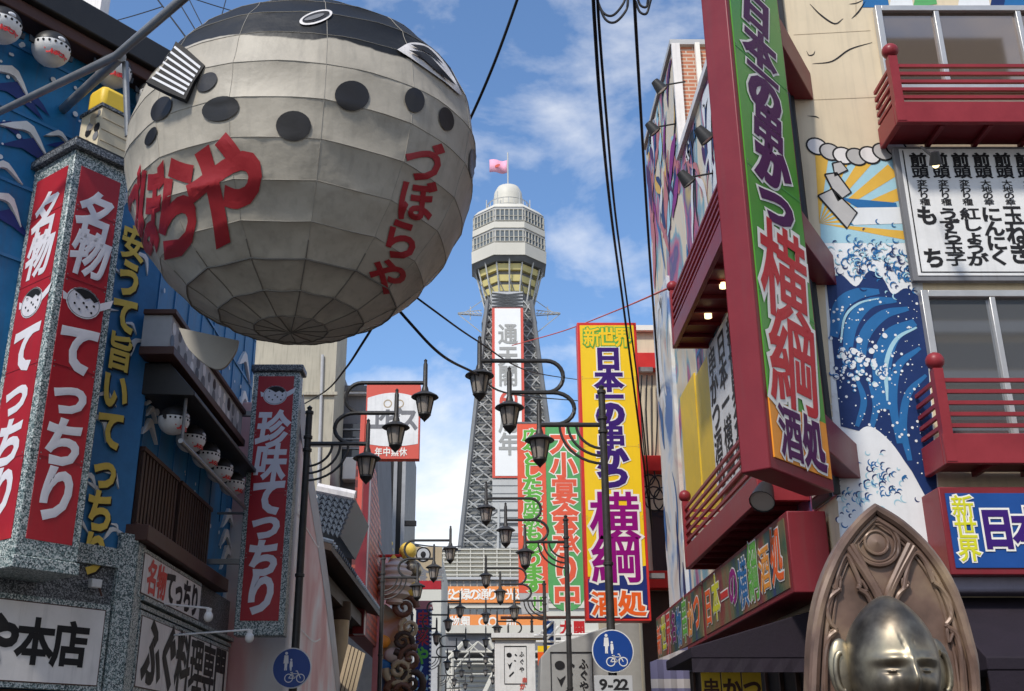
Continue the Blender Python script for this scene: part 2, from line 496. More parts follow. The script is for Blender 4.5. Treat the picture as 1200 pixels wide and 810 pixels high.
    def glyph(s, fr, ch, a, b, wd, ht, c, m, bold=0.03, th=0.004, shear=0.0):
        vs, fs = glyph(ch, bold)
        zs = th / max(bold, 1e-3) if bold > 0 else 0
        out = []
        for x, y, z in vs:
            x, y = x / EM, (y - EM_Y) / EM
            x += shear * y
            out.append(fr.w(a + x * wd, b + y * ht, c + z * zs))
        return s.add(out, fs, m)
    def text(s, fr, t, a, b, wd, ht, c, m, bold=0.03, out=None, om=None, pitch=None, vert=True, shear=0.0):
        """a, b: centre of the first character; wd, ht: size of one character cell"""
        for i, ch in enumerate(t):
            if ch == ' ':
                continue
            pa, pb = (a, b - i * (pitch or ht)) if vert else (a + i * (pitch or wd), b)
            k = 1.05 if ord(ch) < 0x3100 and ord(ch) > 0x3000 else 1.0
            if ch == '一': k = 0.95
            bo = bold * (0.42 if ch in DENSE else 0.6) if ord(ch) >= 0x4e00 else bold * 0.85
            if om is not None:
                s.glyph(fr, ch, pa, pb, wd * k, ht * k, c, om, bo + (out - bold) * 0.85, 0.0009, shear)
            s.glyph(fr, ch, pa, pb, wd * k, ht * k, c + (0.004 if om is not None else 0), m, bo, 0.0009, shear)
        return s
    def build(s, name, parent=None, bev=0.0, sharp=35, flat=False):
        me = bpy.data.meshes.new(name)
        if parent is not None:
            off = OFF[parent.name]
        else:
            xs = [min(q[i] for q in s.v) for i in range(3)] + [max(q[i] for q in s.v) for i in range(3)]
            off = Vector(((xs[0] + xs[3]) / 2, (xs[1] + xs[4]) / 2, xs[2]))
        me.from_pydata([tuple(q - off) for q in s.v], [], s.f)
        for k in s.mats:
            me.materials.append(M[k] if isinstance(k, str) else k)
        me.polygons.foreach_set('material_index', s.m)
        if not flat:
            me.polygons.foreach_set('use_smooth', [True] * len(s.f))
            me.set_sharp_from_angle(angle=R(sharp))
        me.update()
        o = bpy.data.objects.new(name, me)
        COL.objects.link(o)
        OFF[o.name] = off
        if parent is not None:
            o.parent = parent
        else:
            o.location = off
        if bev:
            b = o.modifiers.new('bevel', 'BEVEL')
            b.width, b.segments, b.limit_method, b.angle_limit = bev, 2, 'ANGLE', R(40)
        return o
OFF = {}

def tag(o, label, cat, group=None, kind=None):
    if label: o['label'] = label
    if cat: o['category'] = cat
    if group: o['group'] = group
    if kind: o['kind'] = kind
    return o

def thing(name, label, cat, loc, group=None):
    o = bpy.data.objects.new(name, None)
    COL.objects.link(o)
    o.location = loc
    o.empty_display_size = 0.3
    OFF[o.name] = Vector(loc)
    return tag(o, label, cat, group)

def dup(root, loc, rotz=0.0, label=None, scale=None):
    r = root.copy()
    COL.objects.link(r)
    r.location = loc
    r.rotation_euler = (0, 0, rotz)
    if scale: r.scale = (scale,) * 3
    if label: r['label'] = label
    for ch in list(root.children):
        c = ch.copy()
        COL.objects.link(c)
        c.parent = r
        for g in list(ch.children):
            d = g.copy()
            COL.objects.link(d)
            d.parent = c
    return r

def lerp(p, q, t):
    return tuple(p[i] + (q[i] - p[i]) * t for i in range(len(p)))

def arc(cx, cy, r, a0, a1, n=10):
    return [(cx + r * math.cos(R(a0 + (a1 - a0) * k / n)), cy + r * math.sin(R(a0 + (a1 - a0) * k / n))) for k in range(n + 1)]

def smooth_path(pts, n=6):
    """Catmull-Rom through 2D or 3D points"""
    P = [Vector(p) for p in pts]
    P = [P[0] * 2 - P[1]] + P + [P[-1] * 2 - P[-2]]
    out = []
    for i in range(1, len(P) - 2):
        for k in range(n):
            t = k / n
            a, b, c, d = P[i - 1], P[i], P[i + 1], P[i + 2]
            out.append(0.5 * ((2 * b) + (c - a) * t + (2 * a - 5 * b + 4 * c - d) * t * t + (3 * b - a - 3 * c + d) * t ** 3))
    out.append(P[-2])
    return [tuple(p) for p in out]

# ------------------------------------------------------------------ ground
m = MB(); m.add([(-900, -300, -0.13), (900, -300, -0.13), (900, 2500, -0.13), (-900, 2500, -0.13)], [(0, 1, 2, 3)], 'earth')
tag(m.build('ground'), None, None, kind='structure')
m = MB(); m.box(HF, -3.1, 2.6, -20, 118, -0.12, 0.0, 'paving')
tag(m.build('road'), None, None, kind='structure')
for x0, x1 in ((-3.96, -3.1), (2.6, 3.28)):
    m = MB(); m.box(HF, x0, x1, -20, 118, -0.12, 0.12, 'asphalt')
    tag(m.build('pavement'), None, None, kind='structure')

# ================================================================== RIGHT BUILDING
XR, YF = 3.28, 10.0
RF, RS = facing(YF), rightwall(XR)
rb = thing('restaurant_building', 'painted restaurant building on the right with wave mural, red balconies and brick upper storey', 'building', (6, 13, 0))
m = MB()
m.box(HF, XR, 10, YF, 15.9, 0, 11.0, 'cream')
m.build('wall', rb)
m = MB()
m.box(HF, XR, 10, 15.9, 19.3, 0, 13.2, 'brick')
m.box(HF, 3.2, 10.05, 15.83, 19.35, 13.2, 13.3, 'lgrey')
m.box(HF, 3.22, 3.36, 15.80, 15.86, 10.9, 13.2, 'off')
m.box(HF, 3.62, 3.70, 15.78, 15.86, 10.9, 13.2, 'pale')
m.build('upper_storey', rb)
m = MB()
m.box(RS, -15.9, -YF, 3.9, 10.95, 0.0, 0.03, 'muralside')
m.box(RS, -19.28, -15.92, 3.9, 13.15, 0.0, 0.03, 'muralside')
m.box(RS, -19.28, -17.6, 2.9, 9.6, 0.03, 0.09, 'muralpillar')
m.box(RS, -17.2, -15.95, 4.9, 7.2, 0.03, 0.06, 'yellow')
m.box(RS, -15.85, -14.7, 4.9, 7.1, 0.03, 0.055, 'yellow')
m.box(RS, -15.9, -YF, 10.93, 11.06, -0.03, 0.10, 'off')
def strokes(fr, a0, a1, b0, b1, n, mats, c0, w0, w1):
    for i in range(n):
        a, b = random.uniform(a0, a1), random.uniform(b0, b1)
        L = random.uniform(0.5, 1.8)
        an = R(random.uniform(55, 120))
        p = [(a, b)]
        for k in range(5):
            an += random.uniform(-0.45, 0.45)
            p.append((min(a1, max(a0, p[-1][0] + math.cos(an) * L / 5)), min(b1, max(b0, p[-1][1] + math.sin(an) * L / 5))))
        ww = random.uniform(w0, w1)
        m.ribbon(fr, smooth_path(p, 4), lambda t: ww * (0.25 + math.sin(math.pi * t)), c0 + i * 0.0004, random.choice(mats))
strokes(RS, -15.8, -10.2, 8.4, 10.7, 52, ['deep', 'mid', 'aqua', 'pink', 'foam', 'ink', 'purple', 'off'], 0.034, 0.03, 0.28)
strokes(RS, -19.2, -16.0, 9.8, 13.0, 48, ['deep', 'mid', 'aqua', 'pink', 'magenta', 'ink', 'purple', 'ray', 'off'], 0.034, 0.05, 0.32)
strokes(RS, -19.2, -17.7, 3.5, 9.4, 16, ['mid', 'aqua', 'deep', 'foam', 'off', 'ropegrey', 'foam'], 0.094, 0.04, 0.24)
strokes(RS, -15.8, -10.2, 5.2, 7.4, 14, ['deep', 'mid', 'foam', 'ropegrey', 'off'], 0.034, 0.05, 0.3)
m.build('side_mural', rb)

# windows
def window(fr, a0, a1, b0, b1, muls, glass, parent, fw=0.07):
    f = MB()
    f.box(fr, a0, a0 + fw, b0, b1, 0.006, 0.09, 'alu')
    f.box(fr, a1 - fw, a1, b0, b1, 0.006, 0.09, 'alu')
    f.box(fr, a0 + fw, a1 - fw, b1 - fw, b1, 0.006, 0.088, 'alu')
    f.box(fr, a0 + fw, a1 - fw, b0, b0 + fw, 0.006, 0.088, 'alu')
    for q in muls:
        f.box(fr, q - fw * 0.4, q + fw * 0.4, b0 + fw, b1 - fw, 0.03, 0.084, 'alu')
    wo = f.build('window', parent, bev=0.006)
    g = MB(); g.box(fr, a0 + fw * 0.9, a1 - fw * 0.9, b0 + fw * 0.9, b1 - fw * 0.9, 0.012, 0.035, glass)
    g.build('pane', wo)
a0, b1 = RF.px(1022, 12); a1 = a0 + 2.6
window(RF, a0, a1, RF.px(1022, 110)[1], b1, [RF.px(1101, 60)[0], RF.px(1101, 60)[0] + 0.9], 'glasswarm', rb)
a0, b1 = RF.px(1075, 344); a1 = a0 + 2.6
window(RF, a0, a1, RF.px(1090, 520)[1], b1, [RF.px(1167, 400)[0], RF.px(1167, 400)[0] + 0.95], 'glass', rb)

# front mural: layered paint, a few mm each
m = MB()
P = lambda *q: [RF.px(x, y) for x, y in q]
c = 0.004
m.flat(RF, P((962, 262), (1075, 255), (1105, 640), (985, 640)), c, 'foam')
m.flat(RF, P((958, 180), (1062, 176), (1076, 285), (962, 285)), c + 0.002, 'aqua')
cxm, cym = RF.px(960, 262)
for k in range(7):                                           # sun rays
    t0 = R(-14 + k * 15.5); t1 = t0 + R(8.5)
    q = [(cxm, cym), (cxm + 1.05 * math.cos(t0), cym + 1.05 * math.sin(t0)), (cxm + 1.05 * math.cos(t1), cym + 1.05 * math.sin(t1))]
    lo, hi = RF.px(962, 285), RF.px(1062, 176)
    q = [(min(hi[0], max(lo[0], a)), min(hi[1], max(lo[1], b))) for a, b in q]
    m.flat(RF, q, c + 0.005 + k * 0.0003, 'ray')
m.flat(RF, P((985, 232), (1050, 238), (1052, 246), (1010, 247)), c + 0.009, 'mid')
m.flat(RF, P((988, 244), (1060, 243), (1068, 262), (1000, 264)), c + 0.0095, 'foam')
# deep blue sea: rolling swells drawn as broad strokes
sea = smooth_path([(968, 330), (985, 322), (1003, 336), (1018, 318), (1034, 326), (1046, 345), (1062, 338), (1082, 352)], 5) + [(1100, 600), (1086, 585), (1068, 552), (1045, 520), (1018, 508), (985, 500)]
m.flat(RF, P(*sea), c + 0.010, 'deep')
for i, (q, wd, mt) in enumerate([
        ([(977, 395), (984, 360), (1004, 345), (1030, 342)], 0.11, 'mid'),
        ([(992, 420), (998, 380), (1018, 356), (1050, 352)], 0.10, 'mid'),
        ([(1008, 440), (1012, 396), (1034, 370), (1064, 362)], 0.09, 'mid'),
        ([(1036, 480), (1033, 430), (1044, 395), (1072, 378)], 0.15, 'mid'),
        ([(1040, 470), (1038, 428), (1050, 398), (1074, 384)], 0.035, 'aqua'),
        ([(1054, 520), (1046, 470), (1052, 430), (1078, 408)], 0.07, 'mid'),
        ([(1066, 540), (1058, 500), (1064, 462), (1085, 440)], 0.06, 'mid'),
        ([(1004, 500), (1012, 470), (1002, 440)], 0.05, 'mid'),
        ([(1020, 506), (1026, 476), (1018, 446)], 0.05, 'mid'),
        ([(985, 402), (990, 372), (1006, 356), (1030, 350)], 0.02, 'aqua')]):
    m.ribbon(RF, smooth_path(P(*q), 6), (lambda wd: lambda t: wd * (0.35 + 0.9 * math.sin(math.pi * min(1, t * 0.8 + 0.15))))(wd), c + 0.013 + i * 0.0004, mt)
random.seed(11)
for i in range(260):                                         # spray dots
    x, y = random.uniform(972, 1082), random.uniform(345, 560)
    if y > 500 + max(0, (x - 1018)) * 0.9: continue
    a, b = RF.px(x, y)
    m.disc(RF, a, b, random.choice((0.005, 0.006, 0.008, 0.014)), c + 0.019 + i * 0.00001, 'foam', n=9)
def foam(cx0, cy0, n, sx, sy, r0, r1, cc, fill):
    for i in range(n):
        a, b = RF.px(cx0 + random.gauss(0, sx), cy0 + random.gauss(0, sy))
        r = random.uniform(r0, r1)
        if fill: m.disc(RF, a, b, r * 1.12, cc + i * 0.00006, fill, n=14)
        s0 = random.uniform(0, 140)
        m.ribbon(RF, [(a + q[0], b + q[1]) for q in arc(0, 0, r, s0, s0 + random.uniform(140, 230), 9)], lambda t: 0.012 * (0.2 + math.sin(math.pi * t)), cc + 0.002 + i * 0.00006, random.choice(['deep', 'mid', 'aqua', 'mid']))
foam(1000, 428, 60, 13, 13, 0.012, 0.032, c + 0.021, 'foam')
foam(1034, 438, 16, 7, 6, 0.012, 0.028, c + 0.021, 'foam')
foam(1022, 302, 130, 26, 15, 0.014, 0.044, c + 0.016, None)
foam(1060, 318, 60, 12, 14, 0.012, 0.036, c + 0.016, None)
m.flat(RF, P(*(smooth_path([(984, 640), (990, 570), (998, 520), (1016, 500), (1040, 515), (1062, 545), (1085, 590), (1108, 640)], 5))), c + 0.0215, 'foam')
foam(1035, 575, 70, 20, 20, 0.014, 0.04, c + 0.0235, None)
foam(1028, 560, 18, 10, 14, 0.015, 0.035, c + 0.0235, 'foam')
foam(992, 585, 20, 5, 16, 0.015, 0.035, c + 0.0235, 'foam')
# twisted rope and folded paper
for k in range(7):
    x = 957 + k * 15.5
    y = 172 + 9 * math.sin(k * 0.62) + k * 1.2
    a, b = RF.px(x, y)
    m.disc(RF, a, b, 0.122, c + 0.014 + k * 0.0012, 'ink', 0.105, rot=R(-35))
    m.disc(RF, a, b, 0.102, c + 0.0146 + k * 0.0012, 'ropegrey' if k % 2 else 'off', 0.085, rot=R(-35))
for q in ([(975, 192), (985, 190), (993, 200), (978, 207)], [(966, 205), (980, 203), (997, 226), (982, 236)], [(958, 230), (975, 222), (1004, 250), (992, 268)]):
    m.flat(RF, P(*q), c + 0.0245, 'ropegrey')
    q2 = P(*q); m.ribbon(RF, q2 + [q2[0]], 0.020, c + 0.0270, 'ink')
for q in ([(930, 41), (1020, 36)], [(935, 118), (1028, 114)], [(1003, 0), (1003, 20)]):
    m.ribbon(RF, P(*q), 0.006, c + 0.001, 'bamboo')
# drawn figure lines on the cream wall
for q, wd in (([(949, 5), (962, 18), (978, 28), (988, 22)], .016), ([(998, 22), (1006, 14), (1014, 2)], .014), ([(952, 75), (975, 72), (996, 58), (1022, 50)], .014),
              ([(945, 60), (948, 65), (953, 64), (955, 60)], .010), ([(946, 136), (956, 137), (960, 139)], .010), ([(995, 5), (1003, 4), (1012, 0)], .01)):
    m.ribbon(RF, smooth_path(P(*q), 6), (lambda wd: lambda t: wd * (0.3 + math.sin(math.pi * t)))(wd), c + 0.003, 'ink')
for i, (x0, x1, mt) in enumerate([(1010, 1042, 'mid'), (1042, 1070, 'foam'), (1070, 1098, 'bannergreen'), (1098, 1122, 'cream'), (1122, 1160, 'foam'), (1160, 1204, 'deep'), (1176, 1215, 'mid')]):
    m.flat(RF, P((x0, 9), (x1, 9 - 2 * (i % 3)), (x1 - 4, -16), (x0 + 6, -24)), c + 0.003 + i * 0.0005, mt)
for k_, q_ in enumerate(m.v):                                 # paint is thin: press the layers together
    cc_ = (q_ - RF.o).dot(RF.n)
    m.v[k_] = q_ - RF.n * (cc_ * 0.65 - 0.001)
m.build('front_mural', rb)
m = MB()                                                     # corner trim, pipe and blue glass strip
m.box(RS, -10.62, -10.05, 3.9, 10.9, 0.03, 0.06, 'black')
for k in range(9):
    m.box(RS, -10.56, -10.12, 4.0 + k * 0.76, 4.70 + k * 0.76, 0.06, 0.07, 'muralpillar')
m.tube([(XR - 0.02, YF - 0.05, 3.9), (XR - 0.02, YF - 0.05, 10.9)], 0.035, 'black')
m.build('corner_trim', rb)

# balconies
def balcony(fr, a0, a1, b0, b1, depth, parent, ends=(True, True), posts=(), rails=5, slats=True):
    """rails along a at c=depth; fascia at the bottom third"""
    h = b1 - b0
    fz = b0 + h * 0.34
    o = MB()
    o.box(fr, a0, a1, b0, fz, depth - 0.06, depth, 'rail')
    for q, e in ((a0, ends[0]), (a1 - 0.06, ends[1])):
        if e: o.box(fr, q, q + 0.06, b0, fz - 0.004, 0.03, depth - 0.06, 'rail')
    o.box(fr, a0 + 0.07, a1 - 0.07, b0 + 0.05, b0 + 0.09, 0.03, depth - 0.065, 'maroon')
    n = int((a1 - a0) / 0.45)
    for k in range(1, n):
        q = a0 + (a1 - a0) * k / n
        o.box(fr, q - 0.025, q + 0.025, b0 + 0.0, b0 + 0.05, 0.04, depth - 0.07, 'maroon')
    bo = o.build('balcony', parent, bev=0.008)
    for k in range(rails):
        z = fz + (b1 - fz) * (k + 1) / (rails + 0.0) - 0.03
        r_ = MB()
        r_.box(fr, a0 + 0.02, a1 - 0.02, z - 0.018, z + 0.018, depth - 0.045, depth - 0.012, 'rail')
        for q, e in ((a0 + 0.015, ends[0]), (a1 - 0.045, ends[1])):
            if e: r_.box(fr, q, q + 0.03, z - 0.018, z + 0.018, 0.03, depth - 0.05, 'rail')
        r_.build('rail', bo)
    for q in posts:
        p_ = MB()
        p_.box(fr, q - 0.045, q + 0.045, b0 + 0.02, b1 + 0.08, depth - 0.085, depth + 0.006, 'rail')
        p_.ball(fr.w(q, b1 + 0.16, depth - 0.04), 0.085, 'rail')
        p_.build('post', bo)
    return bo
DEP = 0.55
FB = RF.off(DEP)
a0 = FB.px(1047, 110)[0]
balcony(RF, a0, a0 + 3.4, FB.px(1100, 143)[1], FB.px(1100, 73)[1], DEP, rb, posts=(a0 + 0.05, a0 + 3.3))
a0 = FB.px(1100, 480)[0]
balcony(RF, a0, a0 + 3.2, FB.px(1150, 543)[1], FB.px(1150, 441)[1], DEP, rb, posts=(a0 + 0.05, a0 + 3.1))
b_hi = balcony(RS, -14.9, -10.75, 7.2, 8.0, DEP, rb, posts=(-14.82,))
b_lo = balcony(RS, -15.0, -10.75, 4.02, 4.86, DEP, rb, posts=(-14.92,))
m = MB()
for y in (11.6, 12.6, 13.6):
    m.lathe((3.0, y, 7.16), [(0.001, 0.0), (0.05, 0.0), (0.05, 0.06)], 'warmlamp', 12)
m.build('soffit_lamp', b_hi)
# ground-floor shopfront on the side
m = MB()
m.box(RS, -19.2, -10.0, 0.13, 2.95, 0.0, 0.02, 'ink')
for k in range(14):
    m.box(RS, -19.0 + k * 0.65, -18.95 + k * 0.65, 0.13, 2.95, 0.02, 0.06, 'wood')
m.build('shopfront', rb)
m = MB()
m.box(RF, XR, 9.9, 0.13, 2.95, 0.0, 0.02, 'ink')
for k in range(16):
    m.box(RF, XR + 0.3 + k * 0.4, XR + 0.34 + k * 0.4, 0.13, 2.6, 0.02, 0.06, 'wood')
m.build('shopfront', rb)

# side fascia sign boxes
def fascia(a0, a1, lab, txt):
    s = thing('fascia_sign', lab, 'sign', (3.0, -(a0 + a1) / 2, 3.05), 'painted fascia signs over the side shopfront')
    q = MB(); q.box(RS, a0, a1, 3.05, 3.82, 0.035, 0.41, 'maroon'); q.build('box', s, bev=0.012)
    q = MB(); q.box(RS, a0 + 0.05, a1 - 0.10, 3.11, 3.77, 0.41, 0.418, 'graffiti')
    q.build('panel', s)
    q = MB()
    n = len(txt)
    pit = (a1 - a0 - 0.3) / n
    cols = ['flame', 'lime', 'red2', 'magenta', 'mid', 'pigreen', 'orange']
    for i, ch in enumerate(txt):
        q.text(RS, ch, a0 + 0.1 + pit * (i + 0.5), 3.42 + 0.05 * (i % 2), pit * 0.84, 0.44 + 0.08 * (i % 3), 0.424, cols[i % 7], 0.04, 0.075, 'off')
    q.build('lettering', s)
fascia(-18.8, -14.62, 'colourful painted fascia sign box with blue end, farther of two above the side shopfront', '新世界名物串かつ')
fascia(-14.6, -10.3, 'colourful painted fascia sign box with bare maroon end, nearer of two above the side shopfront', '日本一の横綱酒処')

s = thing('side_board', 'white vertical board of dark characters on the side wall between the two side balconies', 'sign', (XR - .1, 12.9, 5.0))
m = MB(); m.box(RS, -14.6, -11.4, 4.95, 7.05, 0.06, 0.12, 'white'); m.build('board', s)
m = MB()
for k, t_ in enumerate(('串かつ酒処', '日本一横綱', '新世界名物', '串かつ酒処', '大関玉ねぎ')):
    m.text(RS, t_, -14.3 + k * 0.62, 6.78, 0.46, 0.40, 0.124, 'ink', 0.05)
m.build('lettering', s)
# buildings behind the photographer, seen only in the window glass
for x0, x1, y0, h_, mt, lab_ in ((11.0, 18.5, -24, 15.5, 'beige', 'beige apartment block reflected in the lower front windows'), (15, 34, -40, 46, 'bamboo', 'tall sandy tower block reflected in the upper front windows')):
    s = thing('reflected_building', lab_, 'building', ((x0 + x1) / 2, y0 - 4, 0))
    m = MB(); m.box(HF, x0, x1, y0 - 8, y0, 0, h_, mt); m.build('wall', s)
    for r_ in range(int(h_ / 3.2)):
        m = MB(); m.box(HF, x0 + .5, x1 - .5, y0, y0 + .05, 1.2 + 3.1 * r_, 2.8 + 3.1 * r_, 'farwin'); m.box(HF, x0 - .1, x1 + .1, y0 + .06, y0 + .5, 0.2 + 3.1 * r_, 0.9 + 3.1 * r_, 'white'); m.build('window', s)
# floodlights on the side walls
def spot(p, d, lab, sz=1.0, root=None):
    s = thing('floodlight', lab, 'lamp', p, 'floodlights on the right restaurant')
    p, d = Vector(p), Vector(d).normalized()
    q = d.to_track_quat('Z', 'Y').to_matrix()
    b = MB(); b.lathe(p, [(0.001, -0.10 * sz), (0.05 * sz, -0.09 * sz), (0.07 * sz, 0.0), (0.085 * sz, 0.08 * sz), (0.08 * sz, 0.08 * sz)], 'black', 14, q)
    b.build('housing', s)
    b = MB(); b.lathe(p, [(0.001, 0.065 * sz), (0.08 * sz, 0.07 * sz)], 'lampglass', 14, q); b.build('lens', s)
    return s
def spotarm(s, p, q):
    b = MB(); b.tube([p, lerp(p, q, 0.5), q], 0.014, 'black', 6); b.build('arm', s)
FSP = RS.off(0.45)
for (x, y, top, lab) in ((772, 101, None, 'black floodlight on short arm highest up the far painted wall edge'), (764, 150, None, 'black floodlight on arm lower on the far roof edge of the painted wall'),
                    (803, 209, None, 'black floodlight on long rod over the painted side wall'), (824, 158, None, 'black floodlight close beside the white parapet edge')):
    p = FSP.pw(x, y)
    s = spot(p, (0.6, 0.1, -0.8), lab, 1.25)
    spotarm(s, p, Vector((XR, p.y + 0.05, p.z + 0.12)))
FFD = Fr((2.75, 0, 0), (0, -1, 0))
p = Vector((2.62, 11.2, 3.98))
s = spot(FFD.pw(895, 580), (-0.3, -0.5, -0.6), 'large black floodlight under the tall red corner sign', 1.5)
spotarm(s, FFD.pw(895, 580), FFD.pw(895, 580) + Vector((0.1, 0.1, 0.5)))
F9 = facing(9.2)
p = F9.pw(1096, 186); s = spot(p, (0.15, 0.5, -0.8), 'small lit spotlight under the upper front balcony above the menu board', 0.75)
spotarm(s, p, p + Vector((0, 0.25, 0.28)))
q = MB(); q.ball(p + Vector((0.008, 0.028, -0.05)), 0.035, 'warmlamp'); q.build('bulb', s)

# menu board
a0, b1 = RF.px(1050, 178); _, b0 = RF.px(1068, 334); a0 = RF.px(1066, 334)[0]
mb = thing('menu_board', 'white menu board with black brush lettering in columns inside grey frame', 'sign', RF.w(a0 + 1, b0, 0.1))
a1 = a0 + 2.5
m = MB(); m.box(RF, a0, a1, b0, b1, 0.035, 0.10, 'grey')
m.build('frame', mb, bev=0.006)
m = MB(); m.box(RF, a0 + 0.055, a1 - 0.05, b0 + 0.055, b1 - 0.03, 0.101, 0.108, 'white')
for q in ((a0 + 0.085, a0 + 0.097, b0 + 0.085, b1 - 0.05), (a0 + 0.097, a1 - 0.1, b0 + 0.085, b0 + 0.097)):
    m.box(RF, *q, 0.109, 0.111, 'ink')
m.build('board', mb)
m = MB()
cols = [('前頭', '変わり種', 'もち'), ('前頭', '変わり種', 'うずら玉子'), ('前頭', '変わり種', '紅しょうが'), ('前頭', '大地の幸', 'にんにく'), ('前頭', '大地の幸', '玉ねぎ'), ('前頭', '大地の幸', 'しいたけ'), ('前頭', '大地の幸', 'なすび'), ('小結', '大地の幸', '長いも')]
hh = b1 - b0
ax = RF.px(1082, 260)[0]
for i, (t1, t2, t3) in enumerate(cols):
    a = ax + i * 0.218
    m.text(RF, t1, a, b1 - hh * 0.105, 0.165, hh * 0.095, 0.112, 'ink', 0.07)
    m.text(RF, t2, a, b1 - hh * 0.285, 0.10, hh * 0.048, 0.112, 'ink', 0.035)
    n = len(t3)
    top, bot = b1 - hh * 0.50, b0 + hh * 0.12
    h = (top - bot + hh * .04) / max(n, 2.6)
    if n == 2:
        m.text(RF, t3, a, top - hh * .03, 0.19, hh * .13, 0.112, 'ink', 0.05, pitch=(top - bot) * 0.82)
    else:
        m.text(RF, t3, a, top - h * 0.2, 0.19, h, 0.112, 'ink', 0.045)
m.build('lettering', mb)

# blue sign over the front door
FBS = RF.off(0.42)
a0, b1 = FBS.px(1103, 574); _, b0 = FBS.px(1115, 668); a1 = a0 + 2.6
bs = thing('shop_sign', 'blue box sign with white outlined purple and yellow lettering over the front awning', 'sign', RF.w(a0 + 1, b0, 0.2))
m = MB(); m.box(RF, a0 - 0.02, a1, b0 - 0.04, b1 + 0.03, 0.0, 0.405, 'maroon'); m.build('box', bs, bev=0.01)
m = MB(); m.box(RF, a0 + 0.03, a1 - 0.05, b0 + 0.02, b1 - 0.03, 0.40, 0.416, 'signblue'); m.build('panel', bs)
m = MB()
hb = b1 - b0
m.text(RF, '新世界', a0 + 0.165, b1 - hb * 0.22, 0.185, hb * 0.27, 0.422, 'lime', 0.04, 0.11, 'pale')
m.text(RF, '日本一の串かつ', a0 + 0.44, b0 + hb * 0.5, 0.29, hb * 0.48, 0.424, 'violet', 0.075, 0.135, 'pale', pitch=0.29, vert=False)
m.build('lettering', bs)

# awnings
aw = thing('awning', 'dark purple cloth awning at the side door under the painted fascia signs', 'awning', (2.6, 11.4, 2.4), 'dark purple awnings')
m = MB()
y0, y1 = 10.75, 12.3
pr = [(XR, 2.98), (1.96, 2.62), (1.96, 2.36), (1.985, 2.36), (1.985, 2.58), (XR, 2.90)]
FE = Fr((0, y0, 0), (1, 0, 0))
m.prism(FE, [(XR, 2.98), (1.96, 2.60), (1.96, 2.50), (XR, 2.50)], -(y1 - y0), 0.0, 'awning')
m.build('canopy', aw, bev=0.01)
m = MB()
for k in range(14):
    xa = 1.96 + (XR - 1.96) * k / 14; xb = 1.96 + (XR - 1.96) * (k + 1) / 14
    m.hexa([Vector((xa, y0 - 0.01 - 0.012 * (k % 2), 2.37)), Vector((xb, y0 - 0.01 - 0.012 * ((k + 1) % 2), 2.37)), Vector((xb, y0 + 0.01, 2.37)), Vector((xa, y0 + 0.01, 2.37)),
            Vector((xa, y0 - 0.006, 2.497)), Vector((xb, y0 - 0.006, 2.497)), Vector((xb, y0 + 0.01, 2.497)), Vector((xa, y0 + 0.01, 2.497))], 'awning')
m.build('valance', aw)
aw = thing('awning', 'dark purple cloth awning behind the throne below the blue sign', 'awning', (5.2, 9.5, 2.2), 'dark purple awnings')
FA = RF.off(0.9)
zt, zb = RF.px(1150, 700)[1], FA.px(1150, 770)[1]
m = MB()
m.prism(Fr((XR + 0.75, 0, 0), (0, 1, 0)), [(YF, zt), (9.1, zb), (9.1, zb - 0.10), (YF, zb - 0.10)], 0, 5.2, 'awning')
m.build('canopy', aw, bev=0.01)
m = MB(); m.box(facing(9.1), XR + 0.75, XR + 5.9, zb - 0.36, zb - 0.105, -0.02, 0.0, 'awning'); m.build('valance', aw)
m = MB(); m.box(RF, XR + 0.75, XR + 5.9, zt + 0.004, zt + 0.16, 0.0, 0.3, 'awningtop'); m.build('roll_cover', aw, bev=0.03)

# door curtains
nr = thing('door_curtain', 'yellow split door curtain with dark characters under the side awning', 'curtain', (2.3, 11.9, 1.5))
FN = facing(11.9)
m = MB()
for k in range(3):
    x0 = FN.px(822 + k * 24, 800)[0]; x1 = FN.px(844 + k * 24, 800)[0]
    m.box(FN, x0, x1, 1.5, FN.px(830, 788)[1], -0.01, 0.01, 'yellow')
m.build('cloth', nr)
m = MB()
for k, ch in enumerate('串かつ'):
    m.text(FN, ch, FN.px(833 + k * 24, 800)[0], FN.px(833, 808)[1], 0.17, 0.2, 0.014, 'sill', 0.05)
m.build('lettering', nr)
m = MB()
FK = facing(13.2)
a0, b1 = FK.px(762, 776); a1, b2 = FK.px(806, 758)
for k in range(6):
    t0, t1 = k / 6, (k + 1) / 6
    m.hexa([FK.w(a0 + (a1 - a0) * t0, 1.7, 0.03 * (k % 2)), FK.w(a0 + (a1 - a0) * t1, 1.7, 0.03 * ((k + 1) % 2)), FK.w(a0 + (a1 - a0) * t1, 1.7, -0.03), FK.w(a0 + (a1 - a0) * t0, 1.7, -0.03),
            FK.w(a0 + (a1 - a0) * t0, b1 + (b2 - b1) * t0, 0.02 * (k % 2)), FK.w(a0 + (a1 - a0) * t1, b1 + (b2 - b1) * t1, 0.02 * ((k + 1) % 2)), FK.w(a0 + (a1 - a0) * t1, b1 + (b2 - b1) * t1, -0.03), FK.w(a0 + (a1 - a0) * t0, b1 + (b2 - b1) * t0, -0.03)], 'stripe')
tag(m.build('hanging_cloth'), 'grey and plum striped cloth hanging at the end of the side awning', 'cloth')

